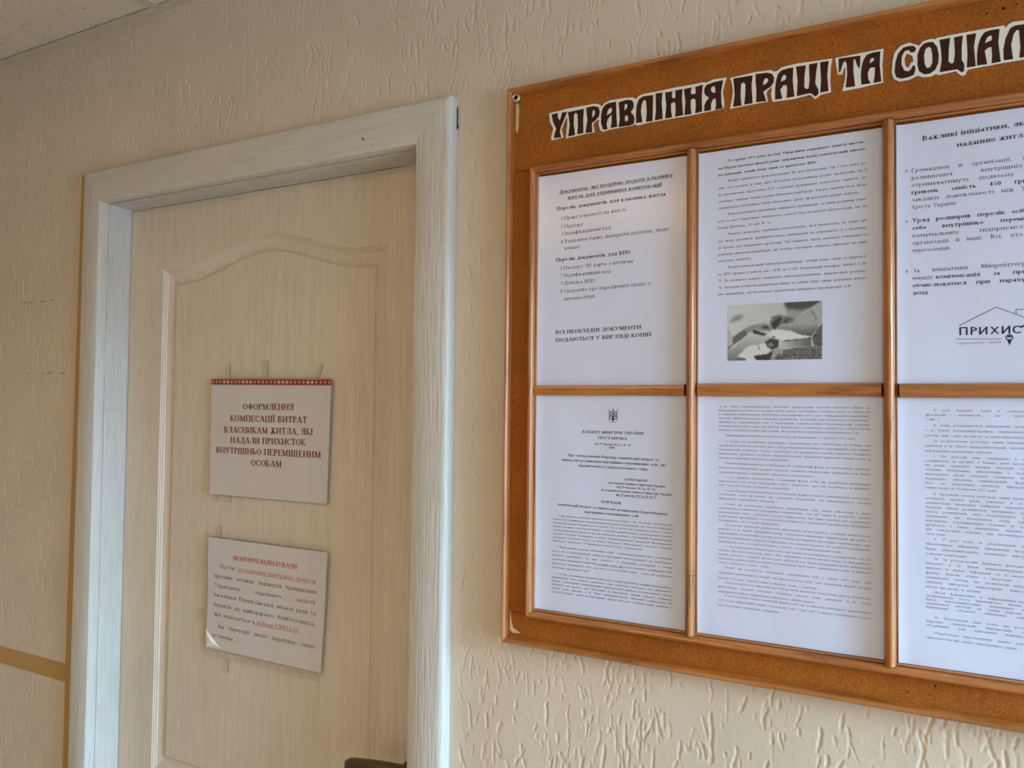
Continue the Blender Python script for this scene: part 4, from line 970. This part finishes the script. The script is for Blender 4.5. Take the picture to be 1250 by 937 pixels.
paras([(-0.0338, -0.0338, ['Інформаційно-аналітична система починає функціонувати з 1 вересня 2022 року.'], -0.0324),
 (-0.0412, -0.0618, ['4. Особи, які розмістили внутрішньо переміщених осіб, зобов’язані не пізніше ніж', 'протягом наступного робочого дня з дня розміщення внутрішньо переміщених осіб подати', 'повідомлення за формою згідно з додатком 1 до виконавчого органу сільської, селищної,', 'міської ради, районної в м. Києві держадміністрації, відповідної військової адміністрації за', 'місцем розташування житлового приміщення.'], -0.1045),
 (-0.0684, -0.0796, ['Повідомлення подається в паперовій або електронній формі за електронною адресою,', 'визначеною виконавчим органом сільської, селищної, міської ради, районною в м. Києві', 'держадміністрацією, відповідною військовою адміністрацією.'], -0.0755),
 (-0.0856, -0.0958, ['У разі подання повідомлення в паперовій формі особа, що розмістила внутрішньо', 'переміщених осіб, подає інформацію згідно з додатком 1 про себе та поверх з розміщених', 'осіб з пред’явленням посвідчень документів.'], -0.1036),
 (-0.1020, -0.1122, ['У разі подання повідомлення в електронній формі до такого повідомлення додаються', 'електронні копії (фотокопії або сканкопії) документів, що підтверджують подану', 'інформацію, передбачену додатком 1.'], -0.1176),
 (-0.1190, -0.1392, ['Особи, що розмістили внутрішньо переміщених осіб, також зобов’язані в день,', 'припинення розміщення внутрішньо переміщених осіб або зміни їх кількості, подати', 'повідомлення згідно з додатком 1 разом з інформацією про зміну переліку осіб, розміщених', 'у житловому приміщенні, із зазначенням можливості з подальшого розміщення внутрішньо', 'переміщених осіб у такому приміщенні.'], -0.1157),
 (-0.1446, -0.1654, ['На підставі наведених повідомлень виконавчий орган сільської, селищної, міської ради,', 'районної в м. Києві держадміністрації, відповідної військової адміністрації фіксують в', 'інформаційно-аналітичній системі дату початку розміщення внутрішньо переміщених осіб,', 'кількість переміщених додатком 1 інформацію, яку надають щоденно, що розмістили внутрішньо', 'переміщених осіб, та у разі необхідності вносять до системи відповідні зміни.'], -0.0474),
 (-0.1710, -0.1911, ['5. Для отримання компенсації особа, що розмістила внутрішньо переміщених осіб, не', 'пізніше ніж протягом п’яти днів з дня закінчення звітного місяця подає до виконавчого', 'органу сільської, селищної, міської ради, районної в м. Києві держадміністрації, відповідної', 'військової адміністрації за місцем розташування житлового приміщення заяву за формою', 'згідно з додатком 2 (далі - заява).'], -0.1269),
 (-0.1970, -0.2101, ['Особи, що розмістили внутрішньо переміщених осіб у серпні 2022 року, для', 'отримання компенсації не пізніше ніж протягом п’яти днів з дня закінчення звітного місяця,', 'вересні 2022 року, подають заяву за формою згідно з додатком 2.'], -0.0703),
 (-0.2152, -0.2266, ['Заява подається в паперовій або електронній формі на електронну адресу, визначену', 'виконавчим органом сільської, селищної, міської ради, районною в м. Києві', 'держадміністрацією, відповідною військовою адміністрацією.'], -0.0756),
 (-0.2313, -0.2435, ['У разі подання заяви в паперовій формі особа, що розмістила внутрішньо переміщених', 'осіб, подає інформацію згідно з додатком 2 або 3 про себе та кожну з розміщених осіб із', 'пред’явленням посвідчуючих документів.'], -0.1157)], a, b)
ink.build('printed_text', M_INKG, p)

p, s = page('lower right sheet of small text with a wide blank left margin', *C3, ZL0, ZL1, 6)
ink = Ink(s); a, b = 0.0372, 0.2060
paras([(-0.0001, -0.0100, ['У разі подання заяви в електронній формі додаються електронні', '(фотокопії) документів, що підтверджують подану інформацію', '2 або 3.'], 0.0520),
 (-0.0165, -0.0278, ['6. Заява розглядається виконавчим органом сільської, селищної, міської ради,', 'в м. Києві держадміністрацією, відповідною військовою адміністрацією протягом', 'робочих днів з дня, що настає за днем надходження заяви до виконавчого органу.'], 0.185),
 (-0.0336, -0.0448, ['За результатами розгляду заяви виконавчий орган сільської, селищної, міської', 'районної в м. Києві держадміністрації, відповідна військова адміністрація вносить до', 'інформаційно-аналітичної системи.'], 0.1005),
 (-0.0508, -0.0853, ['7. На підставі заяв, отриманих у червні, за липень, щодо отримання', 'розміщення не пізніше 1 більше двох внутрішньо переміщених осіб віком старше', '60 років, одиноких матерів (батьків), повнолітніх дітей, багатодітних сімей', 'особами (опікунами), військовими є чоловіками. У разі відсутності даних,', 'виконавчий орган сільської, селищної, міської ради, районної в м. Києві,', 'відповідна військова адміністрація формує зведений перелік осіб, які', 'його до відповідної обласної військової адміністрації, Київської міської', 'адміністрації до 15 вересня 2022 року.'], 0.1046),
 (-0.0923, -0.1363, ['8. Протягом строку розгляду заяви уповноважені представники органу сільської,', 'селищної, міської ради, районної в м. Києві держадміністрації, військової', 'адміністрації проводять вибіркову перевірку, у тому числі за місцем, у разі', 'потреби, місця розміщення внутрішньо переміщених осіб, встановлюють факт', 'такого розміщення, його безоплатність, кількість осіб, перевіряють наявність', 'документів, що посвідчують особу, унікальні номери записів у реєстрі,', 'внутрішньо переміщеними особами (у тому числі дітьми), та відображених', 'міститься у таких документах, довідки про взяття на облік внутрішньо,', 'або електронної довідки, яка підтверджує факт взяття на облік внутрішньо', 'такої особи.'], 0.0568),
 (-0.1419, -0.1581, ['9. У разі коли за результатами перевірки встановлено факт подання', 'недостовірної інформації, виконавчий орган сільської, селищної, міської ради,', 'Києві держадміністрації, відповідна військова адміністрація приймає рішення', 'у виплаті компенсації.'], 0.0765),
 (-0.1634, -0.1942, ['10. За результатами перевірок виконавчий орган сільської, селищної, міської', 'районної в м. Києві держадміністрації, відповідна військова адміністрація', 'виплату в межах інформації та у зведеному переліку осіб, що претендують', 'формує перелік згідно з додатком 3. Переліки затверджуються рішеннями', 'компенсації особам, що розмістили внутрішньо переміщених осіб, подається', 'обласної військової адміністрації, Київської міської адміністрації щомісяця,', 'місяця, що настає за звітним.'], 0.0891),
 (-0.2000, -0.2165, ['Після формування в інформаційно-аналітичній системі відповідних даних', 'уповноважена особа виконавчого органу сільської, селищної, міської ради,', 'Києві держадміністрації, відповідної військової адміністрації підтверджує', 'аналітичної системи на такий перелік кваліфікований електронний підпис', 'відповідної обласної військової адміністрації, Київської міської.'], 0.195),
 (-0.2272, -0.2362, ['11. Персональні дані особи, що розмістила внутрішньо переміщених осіб,', 'передані відповідній міжнародній організації, благодійній організації,', 'об’єднанню для здійснення компенсації та їх партнерам.'], 0.185),
 (-0.2440, -0.2495, ['Оброблення персональних даних осіб, у тому числі дітей, проводиться', 'законодавства про захист персональних даних.'], 0.1215)], a, b)
ink.build('printed_text', M_INKG, p)

# ------------------------------------------------------------------ notices on the door
YD = 0.0532    # plane of the raised field
def dsurf(seed, y=LY-0.0016, amp=0.0007):
    R = random.Random(seed); p1, p2 = R.uniform(0, 6), R.uniform(0, 6)
    def s(X, Z):
        X = np.asarray(X, float); Z = np.asarray(Z, float)
        return y+amp*np.sin(X*22+p1+Z*6)*np.sin(Z*19+p2)+amp*0.5*np.sin(X*60+p2)*np.sin(Z*40)
    return s
s = dsurf(1)
n1 = sheet('door_notice', [(-1.1535, 0.0350), (-0.8600, 0.0325), (-0.8655, -0.1725), (-1.1530, -0.1738)], s, M_PAPER_DOOR, None, 30, 24)
tag(n1, 'upper white notice on the door with maroon capitals and embroidery strip', 'notice')
ink = Ink(s)
put(ink, [('ОФОРМЛЕННЯ', -1.0697, -0.0084, -0.9449, -0.0077), ('КОМПЕСАЦІЇ ВИТРАТ', -1.1017, -0.0303, -0.9133, -0.0303), ('ВЛАСНИКАМ ЖИТЛА, ЯКІ', -1.1171, -0.0520, -0.8992, -0.0508),
 ('НАДАЛИ ПРИХИСТОК', -1.1004, -0.0712, -0.9156, -0.0700), ('ВНУТРІШНЬО ПЕРЕМІЩЕНИМ', -1.1378, -0.0910, -0.8800, -0.0903), ('ОСОБАМ', -1.0466, -0.1113, -0.9709, -0.1110)], xh=0.0077, bold=True, fine=True)
ink.build('printed_text', M_MAROON, n1)
def band():
    TL, TR, BR, BL = [np.array(q) for q in ((-1.1545, 0.0456), (-0.8590, 0.0430), (-0.8588, 0.0318), (-1.1542, 0.0342))]
    b = sheet('embroidery_strip', [TL, TR, BR, BL], lambda X, Z: s(X, Z)-0.0003, M_REDBAND, n1, 30, 2)
    ik = Ink(s, 0.0005); nd = 30
    for i in range(nd):
        u = (i+0.5)/nd; c = (TL*(1-u)+TR*u+BL*(1-u)+BR*u)/2; big = i in (3, 4, 8, 9, 10, 17, 18, 19, 24, 25)
        rx, rz = (0.0044, 0.0030) if big else (0.0026, 0.0024)
        ik.quads([[(c[0]-rx, c[1]), (c[0], c[1]-rz), (c[0]+rx, c[1]), (c[0], c[1]+rz)]])
    for k in range(nd*2):
        for v in (0.09, 0.91):
            u = (k+0.5)/(nd*2); c = (TL*(1-u)+TR*u)*(1-v)+(BL*(1-u)+BR*u)*v
            ik.quads([[(c[0]-0.0008, c[1]-0.0005), (c[0]+0.0008, c[1]-0.0005), (c[0]+0.0008, c[1]+0.0005), (c[0]-0.0008, c[1]+0.0005)]])
    ik.build('stitch_pattern', M_CREAMPAT, b)['kind'] = 'stuff'
band()
# seams of the clear sleeve around both notices
def film(parent, quad, surf, seams, nm='plastic_sleeve'):
    f = sheet(nm, quad, lambda X, Z: surf(X, Z)-0.0010, M_FILM, parent, 30, 24)
    ik = Ink(surf, 0.0012)
    for a, b, wdt in seams: ik.stroke([a, b], wdt)
    ik.build('sleeve_seam', M_FILMEDGE, f)
    return f
film(n1, [(-1.1560, 0.0460), (-0.8575, 0.0430), (-0.8635, -0.1745), (-1.1560, -0.1755)], s, [((-0.8580, 0.0420), (-0.8640, -0.1740), 0.0008)])

s = dsurf(8, amp=0.0009)
n2 = sheet('door_notice', [(-1.1527, -0.2558), (-0.8616, -0.2560), (-0.8722, -0.4636), (-1.1530, -0.4628)], s, M_PAPER_DOOR, None, 30, 24)
tag(n2, 'lower white notice on the door in a clear punched sleeve with red underlined words', 'notice')
ink = Ink(s); inr = Ink(s)
inh = Ink(s); inh.line('ШАНОВНІ ВІДВІДУВАЧІ!', -1.0869, -0.2881, -0.9295, -0.2882, xh=0.0046, bold=True, ul=True, fine=True)
xe = ink.line('Під час', -1.1215, -0.3080, -1.0790, -0.3083, xh=0.0048)
inr.line('оголошення повітряної тривоги', -1.0745, -0.3083, -0.8870, -0.3095, xh=0.0048, ul=True)
ink.line(',', -0.8868, -0.3095, xh=0.0048)
put(ink, [('просимо негайно покинути приміщення', -1.1353, -0.3269, -0.8841, -0.3276), ('Управління соціального захисту', -1.1348, -0.3445, -0.8868, -0.3460), ('населення Переяславської міської ради та', -1.1351, -0.3622, -0.8855, -0.3645),
 ('перейти до найближчого бомбосховища,', -1.1355, -0.3807, -0.8867, -0.3830), ('(на території якого перебуває наша', -1.1240, -0.4199, -0.8869, -0.4218)], xh=0.0051, mode='just')
ink.line('яке знаходиться', -1.1349, -0.3986, -1.0380, -0.3990, xh=0.0048)
ing = Ink(s); ing.line('в підвалі ГІМНАЗІЇ', -1.0335, -0.3990, -0.9242, -0.3995, xh=0.0048, ul=True)
ink.line('установа).', -1.1373, -0.4382, -1.0791, -0.4385, xh=0.0048)
ink.build('printed_text', M_INK, n2); inr.build('printed_red_words', M_RED, n2); inh.build('printed_red_heading', M_RED, n2); ing.build('printed_red_words', M_RED, n2)
# turned-up white corner
mesh_obj('folded_corner', [(-1.1550, float(s(-1.155, -.43))-0.0005, CZ-0.4290), (-1.1168, float(s(-1.117, -.457))-0.0005, CZ-0.4585), (-1.1390, float(s(-1.14, -.44))-0.0042, CZ-0.4470), (-1.1525, float(s(-1.15, -.455))-0.0005, CZ-0.4600)], [(0, 2, 1), (0, 3, 2), (3, 1, 2)], plain('corner_white_paper', (0.86, 0.86, 0.90), 0.4), n2)
sq = [(-1.1595, -0.2500), (-0.8590, -0.2525), (-0.8718, -0.4770), (-1.1640, -0.4757)]
fl = film(n2, sq, s, [(sq[0], sq[1], 0.0012), (sq[0], sq[3], 0.0012), (sq[3], sq[2], 0.0014), (sq[1], sq[2], 0.0010), ((-1.1625, -0.4655), (-0.8712, -0.4670), 0.0005)])
ik = Ink(s, 0.0013)
for i in range(11):
    u = (i+0.35)/11; cx, cz = -1.160+0.285*u, -0.4705-0.0012*u; k = 0.0021 if i % 3 else 0.0026
    ik.quads([[(cx-k, cz), (cx, cz-k), (cx+k, cz), (cx, cz+k)]])
ik.build('punch_hole', M_FILMEDGE, fl)['kind'] = 'stuff'
# bits of yellowed tape still holding the sheets to the door
M_TAPE = plain('yellowed_tape', (0.55, 0.46, 0.33), 0.35)
def tape(x, z, w_, h_, a, seed):
    R = random.Random(seed); P = []
    for (u, v) in ((-1, -1), (0, -1), (1, -1), (1, 1), (.2, 1), (-1, 1)):
        q = (u*w_/2*R.uniform(.85, 1.1), v*h_/2*R.uniform(.85, 1.1)); P.append((x+q[0]*math.cos(a)-q[1]*math.sin(a), z+q[0]*math.sin(a)+q[1]*math.cos(a)))
    yy = LY+0.0040-0.0006
    o = mesh_obj('tape_mark', [(q[0], yy, q[1]+CZ) for q in P], [(0, 1, 2, 3, 4, 5)], M_TAPE, door)
for i, (x, z, w_, h_, a) in enumerate(((-1.1150, 0.060, 0.006, 0.030, 0.1), (-1.0200, 0.064, 0.008, 0.030, 0.0), (-0.8920, 0.058, 0.005, 0.034, -0.5), (-1.1420, -0.182, 0.008, 0.012, 0.2), (-1.1090, -0.181, 0.012, 0.014, 0), (-1.131, -0.243, 0.008, 0.020, 0.0), (-1.103, -0.492, 0.006, 0.026, 0.1), (-1.176, -0.405, 0.010, 0.018, 0))):
    tape(x, z, w_, h_, a, 50+i)
